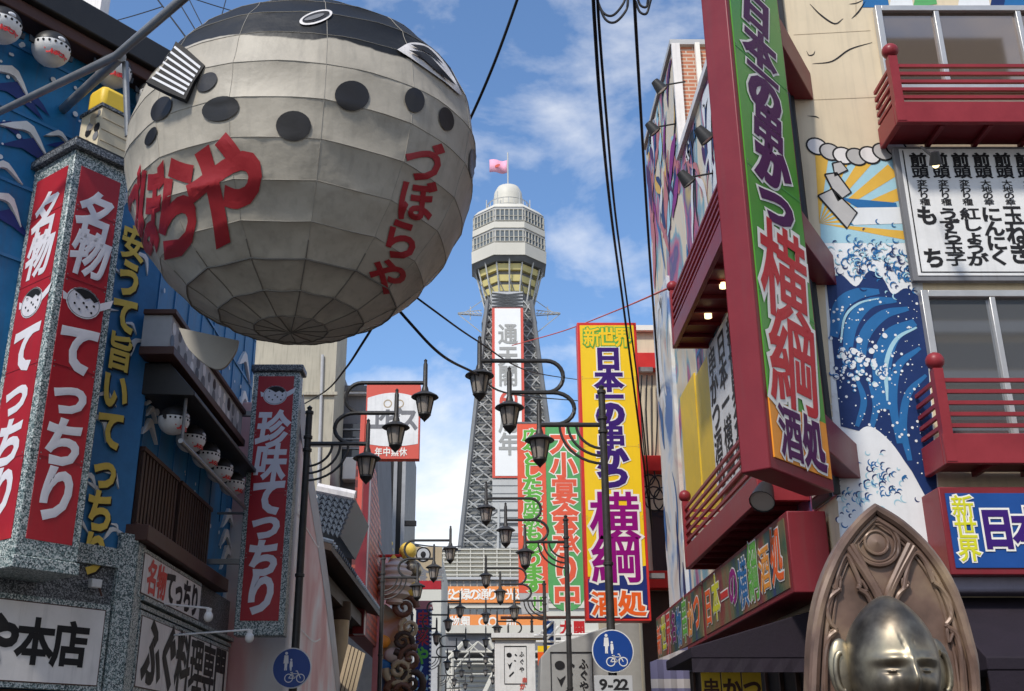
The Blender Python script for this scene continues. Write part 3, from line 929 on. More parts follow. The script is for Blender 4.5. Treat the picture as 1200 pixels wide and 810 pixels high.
# ------------------------------------------------------------------ tall red corner sign
sg = thing('projecting_sign', 'tall maroon corner sign with green and orange face and big outlined lettering', 'sign', (2.6, 8.6, 3.6))
FS = Fr((2.19, 8.16, 0), (math.sin(R(42)), math.cos(R(42)), 0))
W, z0, z1 = 1.10, FS.px(904, 549)[1], 9.4
m = MB(); m.box(FS, 0, W, z0, z1, -0.258, 0, 'maroon'); m.build('box', sg, bev=0.012)
zor = FS.px(930, 480)[1]
m = MB()
m.box(FS, 0.06, W - 0.05, zor, z1 - 0.06, 0.0, 0.012, 'green')
m.box(FS, 0.06, W - 0.05, z0 + 0.10, zor, 0.0, 0.0125, 'orange')
m.build('panel', sg)
m = MB()
def fsz(y): return FS.px(915, y)[1]
ys = [-27, 14, 58, 88, 113, 152, 197, 248]
for ch, x, y, hpx in zip('新日本一の串かつ', (882, 882, 886, 890, 893, 898, 905, 912), ys, (40, 46, 46, 40, 50, 58, 58, 50)):
    a, b = FS.px(x, y)
    h = FS.px(x, y - hpx / 2)[1] - FS.px(x, y + hpx / 2)[1]
    m.text(FS, ch, 0.54, b, 0.56, h * 0.80, 0.018, 'purple', 0.085, 0.14, 'pale', shear=0.15)
for ch, y, hpx in (('横', 330, 108), ('綱', 427, 108)):
    a, b = FS.px(925, y)
    h = FS.px(925, y - hpx / 2)[1] - FS.px(925, y + hpx / 2)[1]
    m.text(FS, ch, 0.55, b, 0.80, h * 0.95, 0.018, 'letterred', 0.045, 0.10, 'pale', shear=0.12)
b = (z0 + 0.10 + zor) / 2
m.text(FS, '酒処', 0.36, b, 0.36, 0.42, 0.018, 'purple', 0.07, 0.125, 'pale', vert=False, pitch=0.40)
m.build('lettering', sg)
for (y) in (75, 275, 500):
    zc = FS.px(960, y)[1]
    m = MB()
    e0, e1 = FS.w(W + 0.003, zc, -0.02), FS.w(W + 0.003, zc, -0.24)
    t0, t1 = Vector((3.52, YF + 0.0, zc)), Vector((3.30, YF + 0.0, zc))
    d = Vector((0, 0, 0.17))
    m.hexa([e0 - d, t0 - d, t1 - d, e1 - d, e0 + d, t0 + d, t1 + d, e1 + d], 'maroon')
    m.build('bracket', sg, bev=0.01)

# ------------------------------------------------------------------ throne and bronze bust
YT = 4.5
FT = facing(YT)
th = thing('throne', 'brown bronze gothic arched throne back with ring and cusped tracery', 'throne', (FT.px(1045, 800)[0], YT, 0))
def arch(k=1.0, n=9):
    cxp = 1046
    L = [(948, 1100), (950, 960), (952, 810), (955, 740), (964, 690), (982, 645), (1004, 613), (1026, 592)]
    Rr = [(1026, 592), (1058, 612), (1092, 645), (1120, 690), (1138, 745), (1147, 800), (1150, 960), (1150, 1100)]
    q = smooth_path(L, 4)[:-1] + smooth_path(Rr, 4)
    return [FT.px(cxp + (x - cxp) * k, 640 + (y - 640) * k if k != 1 else y) for x, y in q]
ao = arch()
zc = FT.px(1046, 760)
def inset(p, d):
    out = []
    for a, b in p:
        v = Vector((a - zc[0], b - zc[1]))
        s = max(0.0, 1 - d / max(v.length, 1e-3))
        out.append((zc[0] + v.x * s, zc[1] + v.y * s))
    return out
m = MB(); m.prism(FT, ao, -0.13, -0.03, 'throne'); m.build('back_panel', th)
m = MB()
m.tube([FT.w(a, b, -0.01) for a, b in inset(ao, 0.012)], 0.022, 'throne', 8)
m.tube([FT.w(a, b, -0.02) for a, b in inset(ao, 0.050)], 0.013, 'throne', 8)
m.tube([FT.w(a, b, -0.025) for a, b in inset(ao, 0.074)], 0.007, 'throne', 6)
m.build('rim', th)
m = MB()
def tr(pts, r=0.008, cc=-0.020):
    r *= 1.5
    m.tube([FT.w(*FT.px(1046 + (x - 1046) * 0.90, y), cc + 0.008) for x, y in smooth_path(pts, 5)], r, 'throne', 7)
a, b = FT.px(1029, 635)
for rr, tt in ((0.093, 0.010), (0.078, 0.005), (0.048, 0.007)):
    m.tube([FT.w(a + x, b + y, -0.02) for x, y in arc(0, 0, rr, 0, 360, 28)], tt, 'throne', 7)
m.lathe(FT.w(a, b, -0.03), [(0.046, 0), (0.044, 0.008), (0.001, 0.02)], 'throne', 20, Matrix(((1, 0, 0), (0, 0, -1), (0, 1, 0))))
for dx in (0, 9):
    tr([(987 + dx * .6, 640 - dx * .3), (1008 + dx * .5, 668), (1024 + dx * .4, 692), (1033 + dx * .3, 712)], 0.010)
    tr([(1075 - dx * .6, 640 - dx * .3), (1058 - dx * .5, 668), (1046 - dx * .4, 692), (1041 - dx * .2, 712)], 0.010)
tr([(973, 690), (976, 672), (986, 650), (996, 664), (1004, 682), (1003, 690)], 0.007)
tr([(978, 690), (966, 700), (962, 715), (966, 730), (974, 738), (964, 748), (960, 775), (960, 840)], 0.007)
tr([(973, 690), (980, 691)], 0.006); tr([(1003, 690), (1014, 697), (1022, 712)], 0.007)
tr([(1062, 690), (1066, 668), (1076, 648), (1088, 655), (1098, 675), (1101, 682)], 0.007)
tr([(1101, 682), (1112, 690), (1122, 706), (1124, 722), (1118, 733), (1130, 742), (1137, 770), (1140, 840)], 0.007)
tr([(1062, 690), (1055, 697), (1051, 712), (1052, 735)], 0.007)
for q in ([(968, 688), (979, 676), (977, 692)], [(1003, 690), (1006, 680), (1014, 692)], [(1062, 690), (1060, 678), (1068, 684)], [(1101, 682), (1099, 670), (1108, 684)], [(966, 740), (974, 738), (964, 750)], [(1126, 742), (1119, 735), (1121, 752)]):
    tr(q + [q[0]], 0.005)
m.build('tracery', th)
m = MB(); m.box(HF, zc[0] - 0.42, zc[0] + 0.42, YT - 0.75, YT + 0.13, 0.0, 0.62, 'throne'); m.build('seat', th, bev=0.03)

bu = thing('bronze_statue', 'polished bronze statue of a bald seated figure in front of the arched throne', 'statue', (zc[0], YT - 0.3, 0.62))
hx, hz = FT.off(0.25).px(1044, 773)
hc = Vector((hx, YT - 0.25, hz))
bm = bmesh.new()
bmesh.ops.create_uvsphere(bm, u_segments=160, v_segments=130, radius=1)
def g(x, y, x0, y0, sx, sy): return math.exp(-((x - x0) / sx) ** 2 - ((y - y0) / sy) ** 2)
for v in bm.verts:
    x, y, z = v.co
    k = 1.0
    X, Zz = x, z
    wdt = 0.162 * (1 - 0.34 * max(0, z) ** 2.5 + 0.06 * math.exp(-((z + 0.45) / 0.35) ** 2))
    px_, py_, pz_ = x * wdt, y * 0.20, z * (0.235 if z > 0 else 0.25)
    if y < 0:
        f = 0.0
        f += 0.055 * g(X, Zz, 0, -0.38, 0.15, 0.20)            # nose
        f += 0.022 * g(X, Zz, 0, -0.15, 0.10, 0.22)
        f += 0.020 * (g(X, Zz, 0.38, -0.05, 0.30, 0.07) + g(X, Zz, -0.38, -0.05, 0.30, 0.07))  # brow
        f -= 0.020 * (g(X, Zz, 0.36, -0.19, 0.20, 0.07) + g(X, Zz, -0.36, -0.19, 0.20, 0.07))  # eye hollow
        f += 0.013 * (g(X, Zz, 0.36, -0.21, 0.14, 0.045) + g(X, Zz, -0.36, -0.21, 0.14, 0.045))  # closed lid
        f += 0.030 * (g(X, Zz, 0.48, -0.45, 0.22, 0.2) + g(X, Zz, -0.48, -0.45, 0.22, 0.2))  # cheek
        f -= 0.012 * (g(X, Zz, 0.36, -0.245, 0.17, 0.014) + g(X, Zz, -0.36, -0.245, 0.17, 0.014))
        f -= 0.006 * (g(X - 0.35 * (Zz - .2), Zz, 0.12, 0.18, 0.02, 0.12) + g(X + 0.35 * (Zz - .2), Zz, -0.12, 0.18, 0.02, 0.12))
        f -= 0.016 * g(X, Zz, 0, -0.66, 0.36, 0.035)           # mouth line
        f += 0.014 * g(X, Zz, 0, -0.73, 0.22, 0.05)
        py_ -= f
    v.co = (px_, py_, pz_)
me = bpy.data.meshes.new('head')
bm.to_mesh(me); bm.free()
m = MB()
m.add([hc + v.co for v in me.vertices], [tuple(p.vertices) for p in me.polygons], 'bronze')
prof = [(0.10, -0.22), (0.105, -0.27), (0.16, -0.31), (0.27, -0.36), (0.31, -0.46), (0.31, -0.62), (0.34, -0.85), (0.38, -1.0), (0.36, -1.08), (0.001, -1.08)]
m.lathe(hc, prof, 'bronze', 28, Matrix.Diagonal((1, 0.62, 1)))
m.build('body', bu, sharp=80)
for s in (-1, 1):
    m = MB()
    for k, (sx, sy, sz) in enumerate(((0.052, 0.024, 0.11),)):
        m.ball(hc + Vector((s * 0.180, 0.02, -0.03)), 1, 'bronze', 16, 12, (sx, sy, sz))
    q = [hc + Vector((s * (0.190 + 0.022 * math.sin(t)), -0.006, -0.045 + 0.07 * math.cos(t))) for t in [R(-10 + 20 * i) for i in range(11)]]
    m.tube(q, 0.012, 'bronze', 8)
    m.build('ear', bu, sharp=80)
#@@PART2
# ================================================================== LEFT BUILDING
XL, YC = -3.96, 12.0
AN = R(38)
LS = leftwall(XL)
LC = Fr((XL, YC, 0), (math.sin(AN), math.cos(AN), 0))
ZR = LC.px(110, 44)[1]
lb = thing('seafood_restaurant', 'blue restaurant building on the left with white wave crests and dark roof gutter', 'building', (-6.5, 12.5, 0))
ce = LC.w(-5.2, 0, 0)
fp = [(XL, YC), (XL, 17.6), (-11, 17.6), (-11, ce.y), (ce.x, ce.y)]
m = MB(); m.prism(HF, fp, 0, ZR - 0.25, 'blue'); m.build('wall', lb)
# raised panel battens on the blue walls
m = MB()
for z in (6.6, 7.45, 8.3, 9.1):
    m.box(LC, -5.0, -0.05, z, z + 0.035, 0.0, 0.02, 'blue2')
    m.box(LS, YC + 0.05, 17.5, z, z + 0.035, 0.0, 0.02, 'blue2')
for k in range(9):
    m.box(LS, 12.1 + k * 0.66, 12.125 + k * 0.66, 4.9, ZR - 0.3, 0.0, 0.016, 'blue2')
m.build('batten', lb)
m = MB()
m.box(LC, -5.2, 0.30, ZR - 0.25, ZR + 0.12, -0.35, 0.38, 'black')
m.box(LS, YC + 0.12, 17.7, ZR - 0.25, ZR + 0.119, -0.35, 0.36, 'black')
m.box(LC, -5.2, 0.30, ZR - 0.42, ZR - 0.255, 0.0, 0.30, 'sill')
m.build('gutter', lb, bev=0.02)
def crest(fr, a, b, s, parent_mb, rot=0.0):
    pts = [(-1.0, -0.35), (-0.62, 0.05), (-0.2, 0.42), (0.1, 0.40), (0.45, 0.12), (1.0, -0.42), (0.62, -0.20), (0.25, 0.02), (0.05, 0.10), (-0.15, 0.06), (-0.45, -0.12)]
    cs, sn = math.cos(rot), math.sin(rot)
    q = [(a + s * (x * cs - y * sn), b + s * (x * sn + y * cs)) for x, y in pts]
    parent_mb.prism(fr, q, 0.0, 0.045, 'white', back=False)
for (x, y, s, ro) in ((12, 92, .30, -.25), (30, 158, .32, -.2), (68, 162, .18, 0), (4, 200, .22, 0), (6, 240, .26, -.4), (150, 268, .2, 0), (118, 205, .15, 0)):
    a, b = LC.px(x, y); k = MB(); crest(LC, a, b, s, k, ro); k.build('wave_crest', lb)
for (a, b, s, ro) in ((-3.4, 8.6, .34, -.2), (-4.0, 7.6, .30, .1), (-2.7, 6.6, .3, -.1), (-3.6, 5.6, .34, .2), (-4.4, 6.6, .26, 0), (-4.5, 8.9, .3, .1)):
    k = MB(); crest(LC, a, b, s, k, ro); k.build('wave_crest', lb)
for (x, y, s, ro) in ((164, 458, .26, .1), (163, 472, .20, .1), (162, 493, .30, .1), (285, 427, .45, 0), (284, 470, .4, .3), (266, 610, .42, .1), (263, 632, .36, .1), (264, 652, .40, .3), (263, 705, .36, .2), (272, 520, .35, .2), (270, 560, .35, -.1)):
    a, b = LS.px(x, y)
    k = MB(); crest(LS, min(17.2, max(12.3, a)), b, s, k, ro); k.build('wave_crest', lb)
m = MB()
random.seed(31)
for k in range(90):
    a, b = random.uniform(-4.4, -0.2), random.uniform(7.2, ZR - 0.5)
    m.disc(LC, a, b, random.uniform(0.012, 0.035), 0.022 + k * 0.00003, 'foam', n=8)
for k in range(60):
    a, b = random.uniform(12.2, 17.3), random.uniform(4.2, ZR - 0.6)
    m.disc(LS, a, b, random.uniform(0.012, 0.035), 0.022 + k * 0.00003, 'foam', n=8)
for (x, y, s_) in ((18, 110, .36), (36, 176, .36), (72, 174, .2), (8, 258, .3), (120, 216, .18), (40, 120, .2), (10, 150, .2)):  # navy shapes painted as the shadows below the crests
    a, b = LC.px(x, y)
    m.flat(LC, [(a - s_, b - .3 * s_), (a - .5 * s_, b + .1 * s_), (a, b + .42 * s_), (a + .5 * s_, b + .05 * s_), (a + s_, b - .5 * s_), (a + .2 * s_, b - .2 * s_), (a - .3 * s_, b - .1 * s_)], 0.0235, 'navy')
m.build('wave_paint', lb)
# wooden lattice windows
def quadpts(fr, q): return [fr.px(*p) for p in q]
for q in (((151, 512), (200, 560), (196, 648), (142, 612)), ((203, 562), (243, 600), (237, 676), (199, 650))):
    (a0, b0), (a1, b1) = LS.px(*q[3]), LS.px(*q[2])
    a0 = max(a0, 12.08)
    ztp = 4.95
    zbt = 4.02
    k = MB()
    k.box(LS, a0, a1, zbt, ztp, 0.003, 0.03, 'wood')
    n = int((a1 - a0) / 0.12)
    for i in range(n):
        t = a0 + (i + 0.15) * (a1 - a0) / n
        k.box(LS, t, t + 0.07, zbt + 0.06, ztp - 0.05, 0.03, 0.055, 'wood')
    k.box(LS, a0, a1, zbt, zbt + 0.06, 0.03, 0.07, 'sill')
    k.box(LS, a0, a1, ztp - 0.05, ztp, 0.03, 0.07, 'sill')
    k.build('window_shutter', lb)
m = MB()
a0 = 12.02; a1 = LS.px(240, 690)[0]
zs = LS.px(200, 652)[1]
m.box(LS, a0 - 0.12, a1 + 0.3, 3.84, 4.02, 0.0, 0.26, 'sill'); m.build('window_sill', lb, bev=0.01)
# granite fascia frames
m = MB()
m.box(LC, -4.0, 0.0, 2.25, 3.72, 0.002, 0.10, 'granite_dark')
m.box(LS, YC + 0.01, 17.5, 2.25, 3.83, 0.002, 0.10, 'granite_dark')
m.box(LC, -0.17, 0.05, 2.25, 3.9, 0.10, 0.16, 'granite')
m.box(LS, YC - 0.03, YC + 0.22, 2.25, 3.83, 0.10, 0.16, 'granite')
for i, z in enumerate((3.16, 3.24)):
    m.box(LS, YC + 0.22, 17.5, z, z + 0.05, 0.10, 0.17 + 0.03 * i, 'granite')
m.box(LC, -4.0, -0.17, 3.52, 3.72, 0.10, 0.16, 'granite')
m.build('fascia', lb)
m = MB(); m.box(LC, -4.0, -0.05, 0.05, 2.24, 0.0, 0.03, 'wood'); m.box(LS, YC + 0.05, 17.4, 0.05, 2.24, 0.0, 0.03, 'wood'); m.build('shopfront', lb)

def boardsign(name, lab, fr, a0, a1, b0, b1, c0, txt, par, letters, group=None, border='sill'):
    s = thing(name, lab, 'sign', fr.w((a0 + a1) / 2, b0, c0), group)
    k = MB(); k.box(fr, a0, a1, b0, b1, c0, c0 + 0.05, 'granite'); k.build('frame', s, bev=0.006)
    k = MB(); k.box(fr, a0 + par, a1 - par, b0 + par, b1 - par, c0 + 0.05, c0 + 0.056, border)
    k.box(fr, a0 + par + 0.012, a1 - par - 0.012, b0 + par + 0.012, b1 - par - 0.012, c0 + 0.056, c0 + 0.060, 'off'); k.build('board', s)
    k = MB()
    for ch, a, b, wd, ht, mt, bo in letters:
        k.text(fr, ch, a, b, wd, ht, c0 + 0.064, mt, bo)
    k.build('lettering', s)
    return s
F1 = LS.off(0.12)
a0, a1 = YC + 0.10, F1.px(228, 706)[0] + 0.1
let = []
n = 6
pt = (a1 - a0 - 0.35) / n
for i, ch in enumerate('名物てっちり'):
    let.append((ch, a0 + 0.2 + pt * (i + 0.5), 3.52, pt * 0.92, 0.36, 'red2' if i < 2 else 'ink', 0.06))
boardsign('name_board', 'small white board with two red and four black characters under the brown window sill', LS, a0, a1, 3.26, 3.80, 0.12, '', 0.045, let)
a0, a1 = YC + 0.25, F1.px(262, 790)[0]
let = []
pt = (a1 - a0 - 0.4) / 6
for i, ch in enumerate('ふぐ料理専門'):
    let.append((ch, a0 + 0.22 + pt * (i + 0.5), 2.72, pt * 0.96, 0.68, 'ink', 0.06))
boardsign('name_board', 'long white board with six black characters on the street side of the blue restaurant', LS, a0, a1, 2.28, 3.14, 0.12, '', 0.05, let)
let = []
a1 = LC.px(112, 750)[0]; a0 = a1 - 2.6
F2 = LC.off(0.17)
for i, ch in enumerate('店本やらぼづ'):
    let.append((ch, F2.px(83, 750)[0] - i * 0.385, F2.px(70, 755)[1], 0.38, 0.42, 'ink', 0.06))
zb, zt = F2.px(60, 801)[1], F2.px(60, 708)[1]
boardsign('name_board', 'white board with black brush characters on the angled corner of the blue restaurant', LC, a0, a1 + 0.03, zb - 0.06, zt + 0.06, 0.11, '', 0.055, let)

# fugu picture for the red signs
def fugu(k, fr, a, b, s, c):
    k.disc(fr, a, b - 0.02 * s, 0.5 * s, c, 'chalk', 0.42 * s)
    k.flat(fr, [(a + 0.35 * s, b + 0.05 * s), (a + 0.85 * s, b + 0.34 * s), (a + 0.78 * s, b + 0.08 * s), (a + 0.45 * s, b - 0.12 * s)], c + 0.001, 'chalk')
    k.flat(fr, [(a - 0.40 * s, b + 0.05 * s), (a - 0.62 * s, b + 0.14 * s), (a - 0.58 * s, b - 0.08 * s), (a - 0.42 * s, b - 0.08 * s)], c + 0.001, 'chalk')
    k.flat(fr, [(a + 0.49 * s * math.cos(R(t)), b - 0.02 * s + 0.41 * s * math.sin(R(t))) for t in range(28, 137, 9)] + [(a - 0.16 * s, b + 0.20 * s), (a + 0.02 * s, b + 0.10 * s), (a + 0.16 * s, b + 0.17 * s), (a + 0.3 * s, b + 0.08 * s)], c + 0.003, 'ink')
    k.ribbon(fr, [(a + 0.46 * s * math.cos(R(t)), b - 0.02 * s + 0.385 * s * math.sin(R(t))) for t in range(0, 361, 15)], 0.018 * s, c + 0.0035, 'grey')
    k.disc(fr, a - 0.24 * s, b + 0.15 * s, 0.06 * s, c + 0.004, 'chalk', n=10); k.disc(fr, a - 0.24 * s, b + 0.15 * s, 0.03 * s, c + 0.005, 'ink', n=8)
    for dx, dy in ((-.25, -.1), (-.1, -.22), (.1, -.1), (.25, -.22), (0, -.02), (.3, -.02)):
        k.disc(fr, a + dx * s, b + dy * s, 0.035 * s, c + 0.003, 'ink', n=8)

# big two-faced corner sign: box standing off the angled wall
cs = thing('corner_sign', 'big red two-faced vertical box sign in speckled granite frame on the left corner', 'sign', LC.w(-1.4, 3.3, 0.4))
FR = LC.off(0.80)
a1s = FR.px(93, 645)[0]; a0s = FR.px(18, 640)[0]
zb = FR.px(55, 655)[1]; zt = FR.px(115, 186)[1]
m = MB()
m.box(LC, a0s, a1s, zb, zt, 0.0, 0.80, 'granite'); m.build('frame', cs, bev=0.012)
m = MB()
m.box(LC, a0s - 0.06, a1s + 0.06, zt, zt + 0.09, 0.0, 0.87, 'granite_dark')
m.box(LC, a0s - 0.03, a1s + 0.03, zt + 0.09, zt + 0.14, 0.0, 0.83, 'black'); m.build('cap', cs, bev=0.01)
m = MB(); m.box(LC, a0s - 0.02, a1s + 0.02, zb - 0.12, zb - 0.002, 0.0, 0.82, 'granite'); m.build('base', cs, bev=0.01)
FSD = Fr(LC.w(a0s, 0, 0), -LC.n)          # left flank, seen from the camera: u runs towards the wall ... flipped below
FSD = Fr(LC.w(a0s, 0, 0), LC.n)
if FSD.n.dot(EYE - FSD.o) < 0: FSD = Fr(FSD.o, -FSD.u)
sg_u = FSD.u.dot(LC.n)
wf = a1s - a0s
m = MB()
m.box(LC, a0s + 0.09, a1s - 0.09, zb + 0.16, zt - 0.17, 0.80, 0.806, 'signred')
lo, hi = (0.10, 0.70) if sg_u > 0 else (-0.70, -0.10)
m.box(FSD, lo, hi, zb + 0.16, zt - 0.17, 0.0, 0.006, 'signred')
m.build('panel', cs)
m = MB()
for fr, am, wd, xs, c0 in ((FR, (a0s + a1s) / 2, wf - 0.24, (107, 99, 97, 88, 80, 68, 55), 0.010), (FSD, (lo + hi) / 2, 0.46, (50, 42, 30, 22, 12, 0, -10), 0.010)):
    for ch, y, hp in (('名', 243, 62), ('物', 288, 54), ('て', 405, 58), ('っ', 462, 48), ('ち', 520, 54), ('り', 582, 60)):
        b = FR.px(75, y)[1]
        h = FR.px(75, y - hp / 2)[1] - FR.px(75, y + hp / 2)[1]
        m.text(fr, ch, am, b, wd * 0.98, h, c0, 'chalk', 0.055, shear=0.15)
    fugu(m, fr, am, FR.px(75, 347)[1], 0.40, c0)
m.build('lettering', cs)

def seams(fr, a0, a1, zs_, c, parent, mt='maroon'):
    k = MB()
    for z in zs_:
        k.box(fr, a0, a1, z - 0.003, z + 0.003, c, c + 0.002, mt)
    for z in zs_:
        for a in (a0 + 0.02, a1 - 0.02):
            k.disc(fr, a, z + 0.03, 0.008, c + 0.003, 'steel', n=8)
            k.disc(fr, a, z - 0.03, 0.008, c + 0.003, 'steel', n=8)
    k.build('panel_seam', parent)
seams(LC, a0s + 0.09, a1s - 0.09, (4.35, 5.3, 6.25, 7.05), 0.807, cs)
seams(FSD, lo, hi, (4.35, 5.3, 6.25, 7.05), 0.007, cs)
# narrow banner with yellow characters
F4 = LC.off(0.02)
a1b = -0.02; a0b = a1s + 0.03
zb4, zt4 = F4.px(95, 675)[1], F4.px(140, 262)[1]
vb = thing('vertical_banner', 'narrow blue banner with yellow raised characters between the corner sign and dark windows', 'sign', LC.w((a0b + a1b) / 2, zb4, 0.05))
m = MB(); m.box(LC, a0b, a1b, zb4, zt4 + 0.7, 0.02, 0.07, 'blue2')
m.build('board', vb)
m = MB()
random.seed(4)
for i in range(26):
    a, b = random.uniform(a0b + 0.1, a1b - 0.12), random.uniform(zb4 + 0.1, zt4 + 0.5)
    crest(LC.off(0.05), a, b, random.uniform(0.08, 0.2), m, random.uniform(-1.2, 1.2))
m.build('wave_pattern', vb)
m = MB()
t = '安うて旨いてっちり'
ph = (zt4 - zb4) / len(t)
for i, ch in enumerate(t):
    a_, b_ = LC.px(136, 400)[0], zt4 - ph * (i + 0.5)
    m.text(LC, ch, a_ + 0.02, b_ - 0.02, 0.31, ph * 0.92, 0.102, 'ink', 0.05)
    m.text(LC, ch, a_, b_, 0.31, ph * 0.92, 0.109, 'gold', 0.05)
m.build('lettering', vb)

# canopy with tiled band, soffit and light rail
cn = thing('canopy', 'small tiled canopy box with red trim above the round lanterns', 'canopy', (-3.75, 13.5, 5.6))
m = MB()
m.box(LS, 11.66, 15.6, 5.92, 6.02, 0.0, 0.40, 'sill')
m.box(LS, 11.70, 15.6, 6.02, 6.42, 0.0, 0.33, 'lgrey')
m.box(LS, 11.66, 15.62, 6.42, 6.48, 0.0, 0.38, 'sill')
m.build('box', cn, bev=0.008)
m = MB()
random.seed(3)
for i in range(13):
    a = 11.78 + i * 0.29
    for b in (6.12, 6.29):
        m.disc(LS, a + random.uniform(0, .04), b, random.uniform(.06, .10), 0.334, random.choice(['white', 'off', 'dot', 'grey', 'pale']), n=10)
m.build('stone_panel', cn)
m = MB()
m.prism(Fr((0, 11.9, 0), (1, 0, 0)), [(XL, 5.90), (XL + 0.30, 5.90), (XL + 0.62, 5.55), (XL + 0.62, 5.50), (XL, 5.52)], -3.9, 0, 'black')
m.build('hood', cn, bev=0.01)
m = MB()
m.tube([(XL + 0.5, 11.95, 4.98), (XL + 0.5, 15.9, 4.98)], 0.03, 'steel')
m.tube([(XL + 0.5, 12.0, 4.98), (XL + 0.5, 12.0, 5.5)], 0.02, 'steel', 6)
m.tube([(XL + 0.5, 15.85, 4.98), (XL + 0.02, 15.85, 4.98)], 0.02, 'steel', 6)
m.build('light_rail', cn)

# small fish lanterns: one built at the origin facing -Y, then copied
def fish_lantern(name, label, group, r):
    root = thing(name, label, 'lantern', (0, 0, 0), group)
    k = MB(); k.ball((0, 0, 0), r, 'white', 24, 16, (1, 1, 0.95)); k.build('body', root)
    k = MB()
    prof = [(r * 1.015 * math.cos(R(e)), r * 0.97 * math.sin(R(e))) for e in range(6, 91, 6)]
    prof[-1] = (0.001, r * 0.97)
    k.lathe((0, 0, 0), prof, 'black', 24); k.build('back', root)
    k = MB()
    for i in range(11):
        t = R(-180 + i * 18); e = R(-3)
        d = Vector((math.cos(t) * math.cos(e), math.sin(t) * math.cos(e), math.sin(e)))
        k.ball(d * r * 0.985, r * 0.075, 'ink', 8, 6)
    k.build('spot', root)
    k = MB()
    for s in (-1, 1):
        k.prism(facing(0), [(s * r * .92, r * .05), (s * r * 1.28, r * .22), (s * r * 1.25, -.03), (s * r * .95, -r * .18)], -0.012, 0.012, 'black')
    k.build('fin', root)
    k = MB(); k.ball((0, -r * 0.95, r * 0.22), r * 0.17, 'finwhite', 10, 8, (1.3, .6, .8)); k.build('mouth', root)
    k = MB()
    tt = 'づぼらや'
    for i, ch in enumerate(tt):
        an = R(-90 + (i - 1.5) * 24)
        e = R(-34)
        c_ = Vector((math.cos(an) * math.cos(e), math.sin(an) * math.cos(e), math.sin(e) * .95)) * r * 1.01
        k.text(Fr(c_, (-math.sin(an), math.cos(an), 0)), ch, 0, 0, r * 0.42, r * 0.5, 0.0, 'red2', 0.06)
    k.build('lettering', root)
    return root
FLW = LC.off(0.30)
fl = None
ROOFL = [((2, 30), 'roof-edge fish lantern cut by the left picture edge, highest of its row'),
         ((60, 58), 'whole white fish lantern with red lettering hanging under the dark roof gutter'),
         ((133, 84), 'white fish lantern half hidden behind the steel pole and yellow box'),
         ((180, 116), 'white fish lantern beside the tail fin of the giant pufferfish')]
rotc = math.atan2(LC.n.y, LC.n.x) + R(90)
for i, ((x, y), lab) in enumerate(ROOFL):
    p = FLW.pw(x, y)
    if i == 0:
        fl = fish_lantern('fish_lantern', lab, 'fish lanterns along the roof gutter', 0.21)
        fl.location = p; fl.rotation_euler = (0, 0, rotc)
    else:
        dup(fl, p, rotc, lab)
HL = ['first fish lantern under the tiled canopy, nearest the blue corner', 'second fish lantern from the corner under the tiled canopy', 'middle fish lantern of the five under the tiled canopy',
      'fourth fish lantern from the corner under the tiled canopy', 'last fish lantern under the tiled canopy, next to the red hanging sign']
for i in range(5):
    o = dup(fl, (-3.62, 12.15 + i * 0.78, 5.28), R(75), HL[i], 0.86)
    o['group'] = 'fish lanterns under the tiled canopy'

# yellow topped picture box on the corner sign
yb = thing('picture_box', 'small cream picture box with yellow cap standing on the red corner sign', 'sign', LC.w(a1s - 0.3, zt + 0.14, 0.5))
FP = FR
a0p, bz = FP.px(118, 172); a1p = FP.px(142, 172)[0]
hb_ = FP.px(130, 118)[1] - FP.px(130, 176)[1]
m = MB(); m.box(LC, a1s - 0.42, a1s - 0.02, zt + 0.14, zt + 0.66, 0.38, 0.78, 'cream2')
m.box(LC, a1s - 0.44, a1s, zt + 0.66, zt + 0.70, 0.36, 0.80, 'granite_dark')
for k in range(3):
    m.box(LC, a1s - 0.40, a1s - 0.04, zt + 0.24 + k * .14, zt + 0.25 + k * .14, 0.78, 0.786, 'bamboo')
m.build('box', yb, bev=0.012)
m = MB()
ff = Fr(LC.w(a1s - 0.42, 0, 0), FSD.u)
for i in range(16):
    u_ = ff.u.dot(LC.n)
    q = random.uniform(0.42, 0.74) * (1 if u_ > 0 else -1)
    m.disc(ff, q, zt + random.uniform(0.2, 0.6), random.uniform(0.03, 0.08), 0.003 + i * .0003, random.choice(['ink', 'off', 'grey', 'bamboo']), n=9)
m.build('picture', yb)
m = MB(); m.box(LC, a1s - 0.40, a1s - 0.06, zt + 0.70, zt + 1.0, 0.40, 0.72, 'yellow'); m.build('cap', yb, bev=0.06)

# wall lamps
def bulb_lamp(q0, q1, lab):
    s = thing('wall_lamp', lab, 'lamp', q1, 'white goose-neck lamps on the left restaurant')
    k = MB(); k.tube([q0, q1], 0.012, 'white', 6); k.build('arm', s)
    k = MB(); k.tube([q1, Vector(q1) - Vector((0, 0, 0.05))], 0.032, 'white', 8); k.build('socket', s)
    k = MB(); k.ball(Vector(q1) - Vector((0, 0, 0.095)), 0.055, 'white', 12, 8, (1, 1, 1.15)); k.build('bulb', s)
F5 = facing(13.0)
bulb_lamp(LS.w(13.1, 3.32, 0.1), F5.pw(245, 713), 'white bulb lamp on a straight arm below the small name board')
bulb_lamp(LS.w(13.6, 3.0, 0.1), facing(13.6).pw(293, 738), 'white bulb lamp on a straight arm at the foot of the hanging red sign')
s = thing('floodlight', 'small white floodlight on top of the granite fascia by the blue corner', 'lamp', LC.w(-0.3, 3.73, 0.2))
p = LC.off(0.2).pw(112, 684)
m = MB(); m.box(Fr(p, LC.u), -0.06, 0.06, -0.045, 0.045, -0.05, 0.03, 'white'); m.build('housing', s, bev=0.01)
